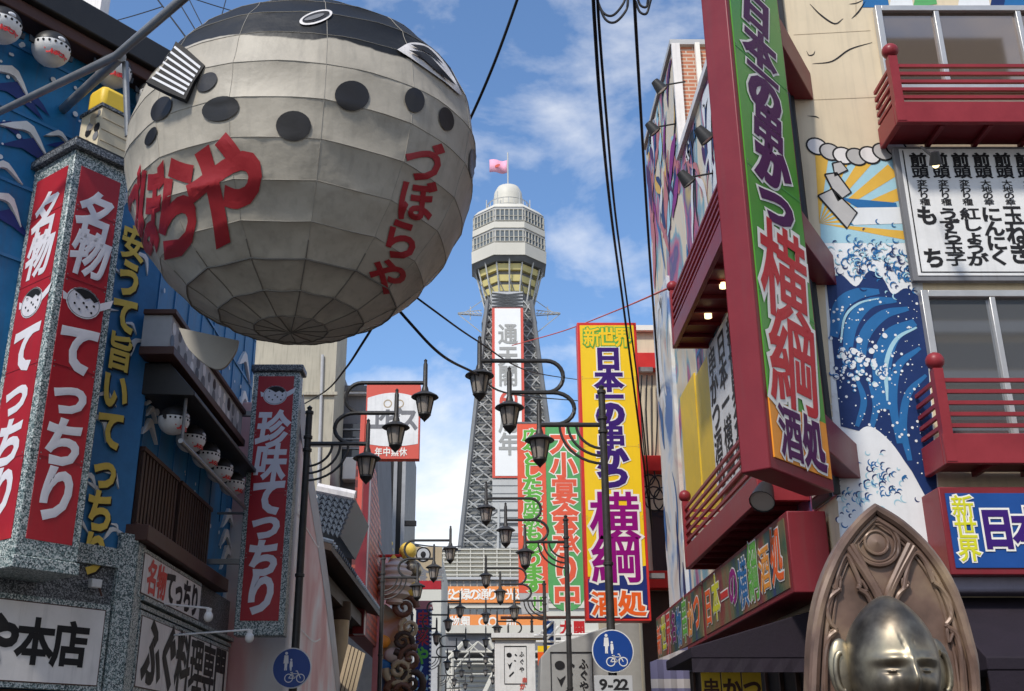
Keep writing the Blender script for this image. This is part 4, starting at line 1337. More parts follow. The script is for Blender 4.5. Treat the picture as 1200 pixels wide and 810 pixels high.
m = MB(); m.tube([p + Vector((0.03, 0.02, -0.03)), p + Vector((0.06, 0.06, -0.12))], 0.012, 'sill', 6); m.build('bracket', s)

# hanging red sign beyond
YH = 15.5
FH = facing(YH)
hs = thing('hanging_sign', 'slim red vertical sign with fish picture in granite frame beside the left lamp post', 'sign', (-3.2, YH, 3.2))
a0, zt_ = FH.px(298, 436); a1 = FH.px(352, 436)[0]; zb_ = FH.px(300, 745)[1]
m = MB(); m.box(FH, a0, a1, zb_, zt_, -0.26, 0.0, 'granite'); m.build('frame', hs, bev=0.01)
m = MB(); m.box(FH, a0 - 0.04, a1 + 0.05, zt_ + 0.001, zt_ + 0.11, -0.30, 0.05, 'granite_dark'); m.build('cap', hs, bev=0.02)
m = MB(); m.box(FH, a0 + 0.075, a1 - 0.085, zb_ + 0.20, zt_ - 0.07, 0.0, 0.008, 'signred'); m.build('panel', hs)
m = MB()
am = (a0 + a1) / 2 - 0.005
fugu(m, FH, am, FH.px(320, 463)[1], 0.36, 0.012)
for ch, y, hp in (('珍', 504, 42), ('味', 543, 42), ('て', 583, 40), ('っ', 614, 36), ('ち', 655, 40), ('り', 697, 44)):
    b = FH.px(300, y)[1]; h = FH.px(300, y - hp / 2)[1] - FH.px(300, y + hp / 2)[1]
    m.text(FH, ch, am, b, 0.44, h, 0.012, 'chalk', 0.06, shear=0.1)
m.build('lettering', hs)
m = MB()
for z in (4.2, 6.4):
    m.box(FH, XL - 0.0, a0, z, z + 0.07, -0.17, -0.10, 'steel')
m.build('bracket', hs)

seams(FH, a0 + 0.075, a1 - 0.085, (4.3, 5.2, 6.1), 0.009, hs)
# steel pole frame carrying the balloon
pf = thing('steel_frame', 'grey steel pole frame reaching out from the blue wall to carry the pufferfish', 'pole', LC.w(-1.5, 6, 0))
k0, k1, k2 = LC.off(0.0).pw(-40, 150), facing(9.2).pw(136, 66), facing(8.2).pw(238, -22)
m = MB(); bt = facing(9.0).pw(353, 206) + Vector((0, 0, 2.35)); m.tube([k0, k1, k2, bt], [0.035, 0.045, 0.05, 0.05], 'steel', 12); m.build('boom', pf)
m = MB(); m.tube([bt, bt - Vector((0, 0, 0.9))], 0.012, 'cable', 6); m.build('hanging_wire', pf)
m = MB(); m.tube([LC.pw(74, 128), k1 + Vector((0.05, 0, 0))], 0.055, 'steel', 12); m.build('brace', pf)
m = MB(); m.tube([k1 + Vector((0.06, 0.1, 0)), facing(9.4).pw(150, 160)], 0.032, 'steel', 10); m.build('hanger', pf)

# ================================================================== PUFFERFISH BALLOON
YB = 9.0
BC = facing(YB).pw(353, 206)
dist = (BC - EYE).dot(ray(CX, CY).normalized())
RB = 203 / FPX * dist * 0.975
bl = thing('pufferfish_balloon', 'giant grey pufferfish balloon sign with black back, dark spots and red lettering', 'balloon sign', (BC.x, BC.y, BC.z - RB))
NR, NM = 15, 13
hd = ((facing(YB - 0.6).pw(540, 80)) - BC).normalized()
def brad(d):
    k = 1.0 + 0.085 * max(0.0, d.dot(hd)) ** 5
    return RB * k
def bpoint(e, az):
    d = Vector((math.cos(e) * math.cos(az), math.cos(e) * math.sin(az), math.sin(e)))
    return d * brad(d)
els = [-math.pi / 2 + math.pi * (i / NR) for i in range(NR + 1)]
SUBE, SUBA = 6, 6
verts, faces = [], []
rows = []
AZ0 = R(9)
for i in range(NR):
    for k in range(SUBE + (1 if i == NR - 1 else 0)):
        t = k / SUBE
        row = []
        for j in range(NM):
            for q in range(SUBA):
                s = q / SUBA
                z0_, z1_ = AZ0 + 2 * math.pi * j / NM, AZ0 + 2 * math.pi * (j + 1) / NM
                p00, p01, p10, p11 = bpoint(els[i], z0_), bpoint(els[i], z1_), bpoint(els[i + 1], z0_), bpoint(els[i + 1], z1_)
                lin = (p00 * (1 - s) + p01 * s) * (1 - t) + (p10 * (1 - s) + p11 * s) * t
                d = lin.normalized() if lin.length > 1e-5 else Vector((0, 0, 1))
                ful = d * brad(d)
                pt = lin * 0.22 + ful * 0.78
                # cloth pulled tight on the ribs, a little slack between them
                pt = pt * (1 - (0.011 + 0.006 * math.sin(j * 2.3 + i * 1.7)) * math.sin(math.pi * t) ** 0.7 * (0.65 + 0.35 * math.sin(math.pi * s)) - 0.0025 * math.sin(9 * s + 5 * t + i * 2 + j))
                row.append(BC + pt)
        rows.append(row)
nn = NM * SUBA
for row in rows: verts += row
for i in range(len(rows) - 1):
    for j in range(nn):
        faces.append((i * nn + j, i * nn + (j + 1) % nn, (i + 1) * nn + (j + 1) % nn, (i + 1) * nn + j))
bvh = BVHTree.FromPolygons([tuple(v) for v in verts], faces)
# skin, with the black back painted above a tilted line
hits = []
for (x, y) in ((283, 40), (320, 47), (350, 50), (420, 50), (480, 64), (520, 92), (553, 138)):
    h = bvh.ray_cast(EYE, ray(x, y).normalized())
    q = h[0] if h[0] is not None else bvh.find_nearest(EYE + ray(x, y) * (dist / 0.95))[0]
    hits.append(q)
best = None
for it in range(4000):
    th_, ph_ = math.acos(random.uniform(0.2, 1)), random.uniform(0, 2 * math.pi)
    d = Vector((math.sin(th_) * math.cos(ph_), math.sin(th_) * math.sin(ph_), math.cos(th_)))
    vals = [d.dot(h - BC) for h in hits]
    mu = sum(vals) / len(vals)
    e = sum((v - mu) ** 2 for v in vals)
    if best is None or e < best[0]: best = (e, d, mu)
CAPD, CAPT = best[1], best[2]
fm, ft, fpb = M['fabric'], M['fabric'].node_tree, M['fabric'].node_tree.nodes['Principled BSDF']
src = fpb.inputs['Base Color'].links[0].from_socket
L_ = ft.links.new
ge = ft.nodes.new('ShaderNodeTexCoord')
dt = ft.nodes.new('ShaderNodeVectorMath'); dt.operation = 'DOT_PRODUCT'
dt.inputs[1].default_value = CAPD
L_(ge.outputs['Object'], dt.inputs[0])
nz = ft.nodes.new('ShaderNodeTexNoise'); nz.inputs['Scale'].default_value = 1.6; nz.inputs['Detail'].default_value = 5
L_(ge.outputs['Object'], nz.inputs[0])
ma = ft.nodes.new('ShaderNodeMath'); ma.operation = 'MULTIPLY_ADD'
ma.inputs[1].default_value = 0.22
L_(nz.outputs[0], ma.inputs[0]); L_(dt.outputs['Value'], ma.inputs[2])
OFFZ = CAPD.z * RB        # object origin sits RB below the centre
mr_ = ft.nodes.new('ShaderNodeMapRange')
mr_.inputs[1].default_value, mr_.inputs[2].default_value = CAPT + OFFZ + 0.105, CAPT + OFFZ + 0.12
L_(ma.outputs[0], mr_.inputs[0])
mm = ft.nodes.new('ShaderNodeMix'); mm.data_type = 'RGBA'
L_(mr_.outputs[0], mm.inputs[0]); L_(src, mm.inputs[6]); mm.inputs[7].default_value = (0.010, 0.010, 0.010, 1)
# panel to panel tone: each sewn cloth piece differs a little
L_(mm.outputs[2], fpb.inputs['Base Color'])
m = MB(); m.add(verts, faces, 'fabric')
m.build('skin', bl, sharp=16)
m = MB()
for i in range(1, NR):
    ring = [rows[i * SUBE][j] for j in range(nn)]
    ring = [BC + (p - BC) * 1.001 for p in ring]
    m.tube(ring + [ring[0]], 0.003 if els[i] > -0.75 else 0.009, 'seamlight' if els[i] > -0.75 else 'seam', 5)  # pale seams above; lower dark tubes draw the inner ribs' shadows
for j in range(NM):
    col_ = [BC + (rows[i][j * SUBA] - BC) * 1.001 for i in range(len(rows))]
    m.tube(col_[:len(rows) // 4], 0.006, 'seam', 5)
    m.tube(col_[len(rows) // 4 - 1:], 0.0025, 'seamlight', 5)
m.build('seam', bl)
def onskin(x, y, lift):
    d = ray(x, y).normalized()
    h = bvh.ray_cast(EYE, d)
    if h[0] is None:
        t = (BC - EYE).dot(d)
        h = bvh.find_nearest(EYE + d * t)
    return h[0] + (h[0] - BC).normalized() * lift
def patch(k, cx0, cy0, rx, ry, rot, mt, lift=0.012, fn=None, n=24):
    """a painted patch hugging the skin"""
    vs, fs = [onskin(cx0, cy0, lift)], []
    for r_ in range(1, 5):
        for i in range(n):
            t = 2 * math.pi * i / n
            x, y = rx * math.cos(t) * r_ / 4, ry * math.sin(t) * r_ / 4
            vs.append(onskin(cx0 + x * math.cos(rot) - y * math.sin(rot), cy0 + x * math.sin(rot) + y * math.cos(rot), lift))
    for i in range(n):
        fs.append((0, 1 + (i + 1) % n, 1 + i))
    for r_ in range(3):
        for i in range(n):
            a, b = 1 + r_ * n + i, 1 + r_ * n + (i + 1) % n
            fs.append((a, b, b + n, a + n))
    k.add(vs, fs, mt)
for (x, y, rx, ry, ro) in ((412, 113, 20, 17.5, .1), (344, 148, 20.5, 17.5, 0), (259, 128, 22, 14, -.25), (485, 118, 11.5, 14.5, -.2), (522, 140, 8.5, 14, -.25), (243, 97, 14, 9, -.7), (553, 192, 4.5, 17, 0), (190, 128, 10, 16, .6), (178, 160, 5, 12, .5)):
    k = MB(); patch(k, x, y, rx, ry, ro, 'dot'); k.build('spot', bl, sharp=80)
k = MB(); patch(k, 370, 22, 20, 7, -.30, 'off', 0.014); patch(k, 370, 22, 16.5, 4.8, -.30, 'dot', 0.020); patch(k, 368, 23, 12, 2.2, -.30, 'grey', 0.025); k.build('eye', bl, sharp=80)
def skinpoly(k, pts, mt, lift, cuts=3):
    bmx = bmesh.new()
    vs = [bmx.verts.new((x, y, 0)) for x, y in pts]
    bmx.faces.new(vs)
    bmesh.ops.triangulate(bmx, faces=bmx.faces[:])
    for _ in range(cuts):
        es = [e for e in bmx.edges if (e.verts[0].co - e.verts[1].co).length > 9]
        if not es: break
        bmesh.ops.subdivide_edges(bmx, edges=es, cuts=1, use_grid_fill=True)
        bmesh.ops.triangulate(bmx, faces=[f for f in bmx.faces if len(f.verts) > 3])
    bmx.verts.index_update()
    k.add([onskin(v.co.x, v.co.y, lift) for v in bmx.verts], [tuple(v.index for v in f.verts) for f in bmx.faces], mt)
    bmx.free()
k = MB()
skinpoly(k, smooth_path([(464, 60), (480, 52), (500, 56), (520, 76), (539, 112), (520, 98), (500, 84), (480, 70)], 5), 'off', 0.02, 4)
skinpoly(k, smooth_path([(476, 62), (496, 66), (514, 83), (530, 102), (512, 89), (494, 73)], 5), 'ink', 0.036, 4)
skinpoly(k, smooth_path([(478, 55), (498, 59), (516, 78), (500, 66), (484, 59)], 5), 'ink', 0.036, 4)
k.build('mouth', bl, sharp=80)
def skintext(k, ch, x, y, wd, ht, mt, bold, shx=0.0, shy=0.0):
    vs, fs = glyph(ch, bold)
    zs = max(abs(v[2]) for v in vs) or 1
    bmx = bmesh.new()
    bv = [bmx.verts.new((vx / EM * wd, (vy - EM_Y) / EM * ht, vz / zs)) for vx, vy, vz in vs]
    for f in fs:
        try: bmx.faces.new([bv[i] for i in f])
        except ValueError: pass
    bmesh.ops.triangulate(bmx, faces=bmx.faces[:])
    for _ in range(4):
        es = [e for e in bmx.edges if (e.verts[0].co - e.verts[1].co).xy.length > 8]
        if not es: break
        bmesh.ops.subdivide_edges(bmx, edges=es, cuts=1)
        bmesh.ops.triangulate(bmx, faces=[f for f in bmx.faces if len(f.verts) > 3])
    bmx.verts.index_update()
    k.add([onskin(x + v.co.x + shx * v.co.y, y - v.co.y + shy * v.co.x, 0.008 + 0.0012 * v.co.z) for v in bmx.verts], [tuple(v.index for v in f.verts) for f in bmx.faces], mt)
    bmx.free()
k = MB()
for ch, x, y, wd, ht in (('や', 264, 226, 84, 128), ('ら', 209, 246, 52, 118), ('ぼ', 176, 250, 26, 108), ('づ', 157, 250, 12, 100)):
    skintext(k, ch, x, y, wd, ht, 'bred', 0.045, 0.06, -0.12)
for ch, x, y, wd, ht in (('づ', 496, 192, 42, 46), ('ぼ', 487, 236, 40, 46), ('ら', 469, 281, 42, 46), ('や', 454, 325, 42, 40)):
    skintext(k, ch, x, y, wd, ht, 'bred', 0.035, 0.12, 0.12)
k.build('lettering', bl, sharp=80)
# tail fin
FTL = facing(onskin(228, 112, 0).y - 0.02)
tail = [(207, 51), (220, 60), (241, 79), (228, 98), (218, 119), (196, 110), (172, 98), (186, 88), (197, 73)]
m = MB(); m.prism(FTL, [FTL.px(*q) for q in tail], -0.03, 0.03, 'ink')
for i in range(7):
    t = (i + 0.55) / 7.4
    p0 = lerp((207, 54), (175, 98), t)
    p1 = lerp((240, 80), (217, 118), t)
    d = (-2, 3)
    q = [(p0[0] + 1.5, p0[1] - .6), (p1[0] - 2, p1[1] - 2.2), (p1[0] - 3.2, p1[1] + .6), (p0[0] + .2, p0[1] + 1.6)]
    m.flatpx(FTL, q, 0.034, 'finwhite')
m.build('tail_fin', bl)
m = MB()
base = onskin(258, 398, 0.0)
m.prism(facing(YB + 0.9), [facing(YB + 0.9).px(*q) for q in smooth_path([(210, 385), (222, 410), (245, 430), (262, 432), (276, 414), (280, 400)], 4)], -0.02, 0.02, 'fabric')
m.mats = ['seamlight']
m.build('belly_fin', bl)

# ================================================================== STREET LAMPS
YP = 15.0
F15 = facing(YP)
xp = F15.px(712, 640)[0]
lp = thing('street_lamp', 'nearest street lamp on the right, three stepped lanterns before the yellow sign', 'street lamp', (xp, YP, 0.0), 'street lamps along the shopping street')
ztop = F15.px(706, 462)[1]
zA = [F15.px(632, y)[1] for y in (498, 460, 423)]
xl = [F15.px(632, 500)[0], F15.px(597, 460)[0], F15.px(562, 424)[0]]
m = MB()
m.tube([(xp, YP, 0), (xp, YP, 3.2), (xp, YP, ztop)], [0.062, 0.058, 0.05], 'iron', 12)
m.lathe((xp, YP, ztop), [(0.05, 0), (0.065, 0.01), (0.065, 0.05), (0.03, 0.07), (0.045, 0.11), (0.001, 0.15)], 'iron', 12)
m.lathe((xp, YP, 0), [(0.12, 0), (0.12, 0.1), (0.09, 0.5), (0.065, 0.55)], 'iron', 12)
for z in (zA[0] - 0.1, zA[0] + 0.1, 4.1, 3.0):
    m.lathe((xp, YP, z), [(0.05, -0.03), (0.07, -0.02), (0.07, 0.02), (0.05, 0.03)], 'iron', 12)
m.build('post', lp)
m = MB()
r1 = (zA[2] - zA[1]) / 2
r0 = (zA[1] - zA[0])
m.tube([(xp, YP, zA[0]), (xl[0], YP, zA[0])], 0.034, 'iron', 8)
xc2 = F15.px(648, 460)[0]
a2 = [(xl[1], YP, zA[1]), (xc2, YP, zA[1])] + [(xc2 + r0 * 0.62 * math.sin(R(t)), YP, zA[1] - r0 * 0.5 + r0 * 0.5 * math.cos(R(t))) for t in range(15, 181, 15)]
m.tube(a2, 0.032, 'iron', 8)
xc3 = F15.px(640, 424)[0]
a3 = [(xl[2], YP, zA[2]), (xc3, YP, zA[2])] + [(xc3 + r1 * math.sin(R(t)), YP, zA[2] - r1 + r1 * math.cos(R(t))) for t in range(15, 181, 15)] + [(xc2 - 0.12, YP, zA[1] + 0.01)]
m.tube(a3, 0.032, 'iron', 8)
for k, rr in enumerate((0.62, 0.50, 0.38)):
    m.tube([(xp - rr + rr * (1 - math.cos(R(t))), YP, zA[0] - rr * 0.92 * math.sin(R(t))) for t in range(0, 91, 10)], 0.020, 'iron', 6)
m.build('arm', lp)
for x, z in zip(xl, zA):
    c_ = Vector((x, YP, z))
    k = MB()
    k.lathe(c_, [(0.001, 0.40), (0.028, 0.37), (0.022, 0.34), (0.034, 0.30), (0.036, -0.05), (0.05, -0.09), (0.06, -0.14), (0.12, -0.17), (0.20, -0.215), (0.215, -0.235), (0.20, -0.245), (0.001, -0.235)], 'iron', 18)
    hd_ = k.build('lantern', lp)
    k = MB()
    k.lathe(c_, [(0.135, -0.245), (0.085, -0.50), (0.001, -0.50)], 'lampglass', 12); k.build('glass', hd_)
    k = MB()
    for i in range(6):
        t = R(60 * i)
        k.tube([c_ + Vector((0.140 * math.cos(t), 0.140 * math.sin(t), -0.245)), c_ + Vector((0.090 * math.cos(t), 0.090 * math.sin(t), -0.50))], 0.010, 'iron', 5)
    k.lathe(c_, [(0.095, -0.49), (0.10, -0.52), (0.07, -0.56), (0.02, -0.61), (0.001, -0.635)], 'iron', 14)
    k.build('cage', hd_)
XRP, XLP = xp, -2.70
labR = ['second street lamp on the right, behind the red and green banners', 'third street lamp on the right, before the far white building', 'fourth street lamp on the right, before the far white building',
        'fifth street lamp on the right, small before the white lattice canopy', 'sixth street lamp on the right, tiny before the white lattice canopy', 'farthest street lamp of the right row, tiny near the street end']
for y, lab in zip((24.0, 33.5, 43, 52.5, 62, 71), labR):
    dup(lp, (XRP + 0.10, y, 0), 0.0, lab)
labL = ['nearest street lamp on the left, beside the slim red hanging sign', 'second street lamp on the left, in front of the shopfront figures', 'third street lamp on the left, before the blue vertical sign',
        'fourth street lamp on the left, small beside the blue vertical sign', 'fifth street lamp on the left, tiny toward the street end', 'farthest street lamp of the left row, tiny near the street end']
for y, lab in zip((16.0, 29.0, 41, 53, 65, 77), labL):
    dup(lp, (XLP, y, 0), R(180), lab)

def traffic(fr, px_, py_, lab):
    a, b = fr.px(px_, py_)
    s = thing('traffic_sign', lab, 'traffic sign', fr.w(a, b - 0.28, 0))
    r_ = 0.275
    k = MB()
    k.lathe(fr.w(a, b, 0), [(0.001, -0.012), (r_, -0.012), (r_, 0.010), (0.001, 0.011)], 'white', 40, Matrix(((1, 0, 0), (0, 0, -1), (0, 1, 0))))
    k.build('disc', s)
    k = MB(); k.disc(fr, a, b, r_ - 0.014, 0.016, 'roundblue', n=40); k.build('face', s)
    k = MB()
    c = 0.02
    def W(x, y): return a + x * r_, b + y * r_
    k.disc(fr, *W(-.30, .72), .075 * r_, c, 'white', n=12)
    k.flat(fr, [W(-.40, .62), W(-.20, .62), W(-.17, .22), W(-.22, .22), W(-.24, .02), W(-.235, -.12), W(-.29, -.12), W(-.30, .04), W(-.31, -.12), W(-.37, -.12), W(-.37, .22), W(-.43, .22)], c, 'white')
    k.disc(fr, *W(-.04, .40), .055 * r_, c, 'white', n=10)
    k.flat(fr, [W(-.10, .33), W(.02, .33), W(.05, .06), W(.01, .06), W(.0, -.14), W(-.07, -.14), W(-.11, .06)], c, 'white')
    for x in (-.12, .48):
        k.ribbon(fr, [W(x + q[0], -.5 + q[1]) for q in arc(0, 0, .20, 0, 360, 20)], .045 * r_, c, 'white')
    for q in ([(-.12, -.5), (.02, -.28), (.36, -.28), (.18, -.5), (.02, -.28)], [(-.12, -.5), (.18, -.5)], [(.30, -.16), (.48, -.5)], [(.22, -.15), (.32, -.15)], [(-.05, -.22), (.08, -.22)], [(.02, -.22), (.18, -.5)]):
        k.ribbon(fr, [W(*p) for p in q], .042 * r_, c + .0005, 'white')
    k.build('symbol', s)
    return s
s = traffic(Fr((0, YP - 0.11, 0), (1, 0, 0)), 718, 763, 'blue round pedestrian and cyclist sign with a time plate, on the right lamp post')
FPL = Fr((0, YP - 0.10, 0), (1, 0, 0))
a, b = FPL.px(719, 801)
m = MB(); m.box(FPL, a - 0.25, a + 0.25, b - 0.13, b + 0.10, -0.02, 0.0, 'lgrey'); m.build('time_plate', s, bev=0.004)
m = MB(); m.text(FPL, '9-22', a - 0.135, b - 0.01, 0.2, 0.17, 0.004, 'ink', 0.035, pitch=0.092, vert=False); m.build('lettering', s)
traffic(Fr((0, 15.89, 0), (1, 0, 0)), 342, 783, 'blue round pedestrian and cyclist sign on the left lamp post')

# ================================================================== YELLOW SIGN AND BANNERS ON THE RIGHT
YY = 22.0
FY = facing(YY)
ys = thing('projecting_sign', 'tall yellow sign with violet and magenta lettering and navy foot, behind the right lamp post', 'sign', (2.5, YY, 3.5))
xa, zt_ = FY.px(682, 378); xb = FY.px(757, 600)[0]; xa = FY.px(683, 600)[0]; zb_ = FY.px(720, 728)[1]
m = MB(); m.box(FY, xa, xb, zb_, zt_, -0.35, 0, 'red2'); m.build('box', ys, bev=0.012)
znv = FY.px(720, 676)[1]
m = MB(); m.box(FY, xa + 0.06, xb - 0.06, znv, zt_ - 0.07, 0.0, 0.01, 'sunyellow')
m.prism(FY, [(xa + 0.06, zb_ + 0.06), (xb - 0.06, zb_ + 0.06), (xb - 0.06, znv + 0.22), (xa + 0.06, znv - 0.05)], 0.0, 0.014, 'navy')
m.build('panel', ys)
m = MB()
xm = (xa + xb) / 2
xy0, xy1 = xa, xb
def vt(ch, y, hp, wd, mt, bo, ou, om, dx=0.0):
    b = FY.px(715, y)[1]; h = FY.px(715, y - hp / 2)[1] - FY.px(715, y + hp / 2)[1]
    m.text(FY, ch, xm + dx, b, wd, h, 0.019, mt, bo, ou, om)
m.text(FY, '新世界', xm - 0.33, FY.px(711, 396)[1], 0.34, 0.42, 0.019, 'sunyellow', 0.05, 0.115, 'pigreen', pitch=0.33, vert=False)
for ch, y in zip('日本一の串かつ', (421, 446, 466, 486, 512, 537, 560)):
    vt(ch, y, 26 if ch not in '串の' else 28, 0.56, 'violet', 0.08, 0.135, 'pale')
for ch, y in (('横', 606), ('綱', 656)):
    vt(ch, y, 54, 0.95, 'magenta', 0.045, 0.095, 'pale')
m.text(FY, '酒処', xm - 0.27, FY.px(722, 708)[1], 0.5, 0.46, 0.022, 'flame', 0.06, 0.125, 'pale', pitch=0.54, vert=False)
m.build('lettering', ys)
m = MB()
for z in (5.0, 9.4): m.box(FY, xb, 3.6, z, z + 0.1, -0.22, -0.12, 'steel')
m.build('bracket', ys)

YG = 36.0
FG = facing(YG)
bn = thing('hanging_banners', 'red and green twin vertical banner with outlined lettering left of the yellow sign', 'banner', (2.2, YG, 4))
xa = FG.px(607, 600)[0]; xm1 = FG.px(641, 600)[0]; xb = FG.px(683, 600)[0]
zt_ = FG.px(640, 497)[1]; zb_ = FG.px(640, 720)[1]
zr_ = FG.px(620, 695)[1]
m = MB(); m.box(FG, xa, xm1 - 0.01, zr_, zt_, -0.10, 0, 'bannerred')
m.prism(FG, [(xa, zr_ - 0.005), (xm1 - 0.01, zr_ - 0.005), (xm1 - 0.01, zb_ + 0.1), (xa + 0.1, zb_)] , -0.10, 0.0, 'lgrey')
m.build('red_half', bn)
m = MB()
rr = (xb - xm1) / 2
pts = [(xm1, zt_), (xm1, zb_ + 0.7)] + [(xm1 + rr + rr * math.cos(R(t)), zb_ + 0.7 + 0.6 * math.sin(R(t))) for t in range(190, 351, 16)] + [(xb, zb_ + 0.7), (xb, zt_)]
m.prism(FG, pts, -0.10, 0.0, 'bannergreen'); m.build('green_half', bn)
m = MB()
m.text(FG, '広々としたお座敷もあります', (xa + xm1) / 2, zt_ - 0.40, 0.60, (zt_ - zr_ - 0.2) / 13, 0.01, 'pigreen', 0.06, 0.11, 'pale')
m.text(FG, '！！', (xa + xm1) / 2 + 0.15, zr_ - 0.35, 0.45, 0.5, 0.01, 'pigreen', 0.05, 0.1, 'pale', vert=False, pitch=0.2)
m.text(FG, '大小宴会承り中', (xm1 + xb) / 2, zt_ - 0.62, 0.82, (zt_ - zb_ - 0.3) / 7, 0.01, 'bannerred', 0.07, 0.115, 'pale')
m.build('lettering', bn)
m = MB(); m.tube([FG.w(xa - 0.6, zb_ - 0.12, 0.1), FG.w(xb + 2.2, zb_ - 0.10, 0.1)], 0.05, 'sill', 6); m.tube([FG.w(xb + 0.06, zb_ - 0.1, -0.06), FG.w(xb + 0.06, zt_ + 0.2, -0.06)], 0.06, 'lgrey', 6)
m.tube([FG.w(xa - 0.05, zt_ + 0.05, -0.05), FG.w(xb + 1.6, zt_ + 0.05, -0.05)], 0.04, 'steel', 6)
m.build('pole', bn)

seams(FY, xy0 + 0.06, xy1 - 0.06, (6.2, 7.7, 9.2), 0.0125, ys, 'gold')
seams(FS, 0.06, W - 0.05, (5.2, 6.4, 7.6, 8.8), 0.0135, sg, 'bannergreen')
# cream building with red bands behind the yellow sign
FC = facing(24.5)
cb = thing('cream_building', 'cream building with red horizontal bands and shaded balconies behind the yellow sign', 'building', (6, 28, 0))
xc0 = FC.px(742, 520)[0]
zc = [FC.px(765, y)[1] for y in (390, 418, 436, 538, 556, 598, 672, 692)]
m = MB(); m.box(HF, xc0, 9, 24.5, 34, 0, zc[0], 'cream2'); m.build('wall', cb)
for i, (q0, q1) in enumerate(((zc[2], zc[1]), (zc[4], zc[3]), (zc[7], zc[6]))):
    m = MB(); m.box(FC, xc0 - 0.06, 9.05, q0, q1, -0.25, 0.28 + 0.05 * i, 'red2'); m.build('band', cb, bev=0.01)
m = MB(); m.box(FC, xc0 - 0.03, 9.0, zc[0] + 0.01, zc[0] + 0.14, -0.5, 0.15, 'pale'); m.build('cornice', cb)
m = MB(); m.box(FC, xc0 + 0.3, 4.6, zc[6] + 0.02, zc[5], 0.01, 0.03, 'glassdark'); m.box(FC, xc0, 5, 0.1, zc[7] - 0.02, 0.01, 0.03, 'brown'); m.build('shutter', cb)
m = MB()
for k in range(4):
    p = [FC.pw(752 + 6 * k, 440, 0.2), FC.pw(750 + 7 * k, 480, 0.25), FC.pw(756 + 4 * k, 540, 0.3)]
    m.tube(p, 0.018, 'cable', 5)
for k in range(5):
    a, b = FC.px(754 + k * 5, 560 + 9 * (k % 3))
    m.tube([FC.w(a + 0.22 * math.cos(R(t)), b + 0.28 * math.sin(R(t)) - 0.1 * k, 0.3 + 0.002 * k) for t in range(0, 361, 24)], 0.018, 'cable', 5)
tag(m.build('cable_bundle'), 'tangle of black cables looping down the cream building by the painted wall', 'cables')
s = thing('hanging_flag', 'small blue white and yellow panel flag on white tube rack under the banners', 'flag', (1.8, 34, 4))
FU = facing(34)
m = MB()
q0, q1 = FU.px(636, 728), FU.px(650, 756)
m.box(FU, q0[0], q1[0], q1[1], q0[1], -0.02, 0.02, 'signblue'); m.build('blue_cloth', s)
q0, q1 = FU.px(630, 757), FU.px(648, 772)
m = MB(); m.box(FU, q0[0], q1[0], q1[1] + 0.2, q0[1], -0.02, 0.02, 'sunyellow'); m.box(FU, q0[0], q1[0] - 0.1, q1[1] - 0.2, q1[1] + 0.19, -0.02, 0.02, 'flame'); m.build('yellow_cloth', s)
m = MB()
for (x0, y0, x1, y1) in ((626, 745, 700, 743), (628, 752, 694, 752), (632, 744, 648, 728), (640, 750, 655, 734), (650, 730, 650, 760)):
    m.tube([FU.pw(x0, y0, 0.06), FU.pw(x1, y1, 0.06)], 0.035, 'white', 6)
m.build('tube_rack', s)
FO = facing(35)
s = thing('shop_sign', 'white sign with two dark red characters below the green banner', 'sign', FO.pw(671, 758))
q0, q1 = FO.px(657, 728), FO.px(685, 758)
m = MB(); m.box(FO, q0[0], q1[0], q1[1], q0[1], -0.15, 0, 'white'); m.build('board', s)
m = MB(); m.text(FO, '大関', FO.px(663, 736)[0], FO.px(663, 736)[1], 0.34, 0.40, 0.006, 'letterred', 0.07, pitch=0.42, vert=False); m.build('lettering', s)

# ink-picture boxes at the right foot
def inkbox(s, fr, q, c):
    k = MB()
    (a0, b0), (a1, b1) = fr.px(*q[0]), fr.px(*q[1])
    if b0 > b1: b0, b1 = b1, b0
    wd, ht = a1 - a0, b1 - b0
    for aa in ((a0, a0 + .02 * wd, b0, b1), (a1 - .02 * wd, a1, b0, b1), (a0, a1, b1 - .02 * ht, b1), (a0, a1, b0, b0 + .02 * ht)):
        k.box(fr, *aa, c, c + 0.006, 'ink')
    k.disc(fr, a0 + wd * .22, b0 + ht * .76, wd * .12, c + .004, 'ink', wd * .10)
    k.flat(fr, [(a0 + wd * .14, b0 + ht * .56), (a0 + wd * .22, b0 + ht * .50), (a0 + wd * .36, b0 + ht * .58), (a0 + wd * .24, b0 + ht * .38)], c + .004, 'ink')
    k.ribbon(fr, [(a0 + wd * .22, b0 + ht * .2), (a0 + wd * .42, b0 + ht * .32)], wd * .06, c + .004, 'ink')
    k.ribbon(fr, [(a0 + wd * .48, b0 + ht * .78), (a0 + wd * .56, b0 + ht * .74)], wd * .06, c + .004, 'ink')
    k.ribbon(fr, [(a0 + wd * .44, b0 + ht * .62), (a0 + wd * .52, b0 + ht * .60)], wd * .05, c + .004, 'ink')
    for i, ch in enumerate('ふぐや'):
        k.text(fr, ch, a0 + wd * .78, b0 + ht * (.78 - .2 * i), wd * .2, wd * .22, c + .004, 'ink', 0.03)
    k.build('ink_picture', s)
    k = MB()
    for i, ch in enumerate('串かつ'):
        k.text(fr, ch, a1 - wd * .1 - wd * .1 * i, b0 + ht * (.10 - .16 * i), wd * .22, wd * .24, c + .007, 'redborder', 0.05)
    k.build('lettering', s)
FX1 = facing(25)
s = thing('sign_box', 'grey slant-topped sign box with framed ink picture behind the right traffic sign', 'sign', (2.3, 25.3, 2.6))
pts = [FX1.px(632, 830), FX1.px(634, 770), FX1.px(646, 756), FX1.px(745, 724), FX1.px(757, 745), FX1.px(758, 830)]
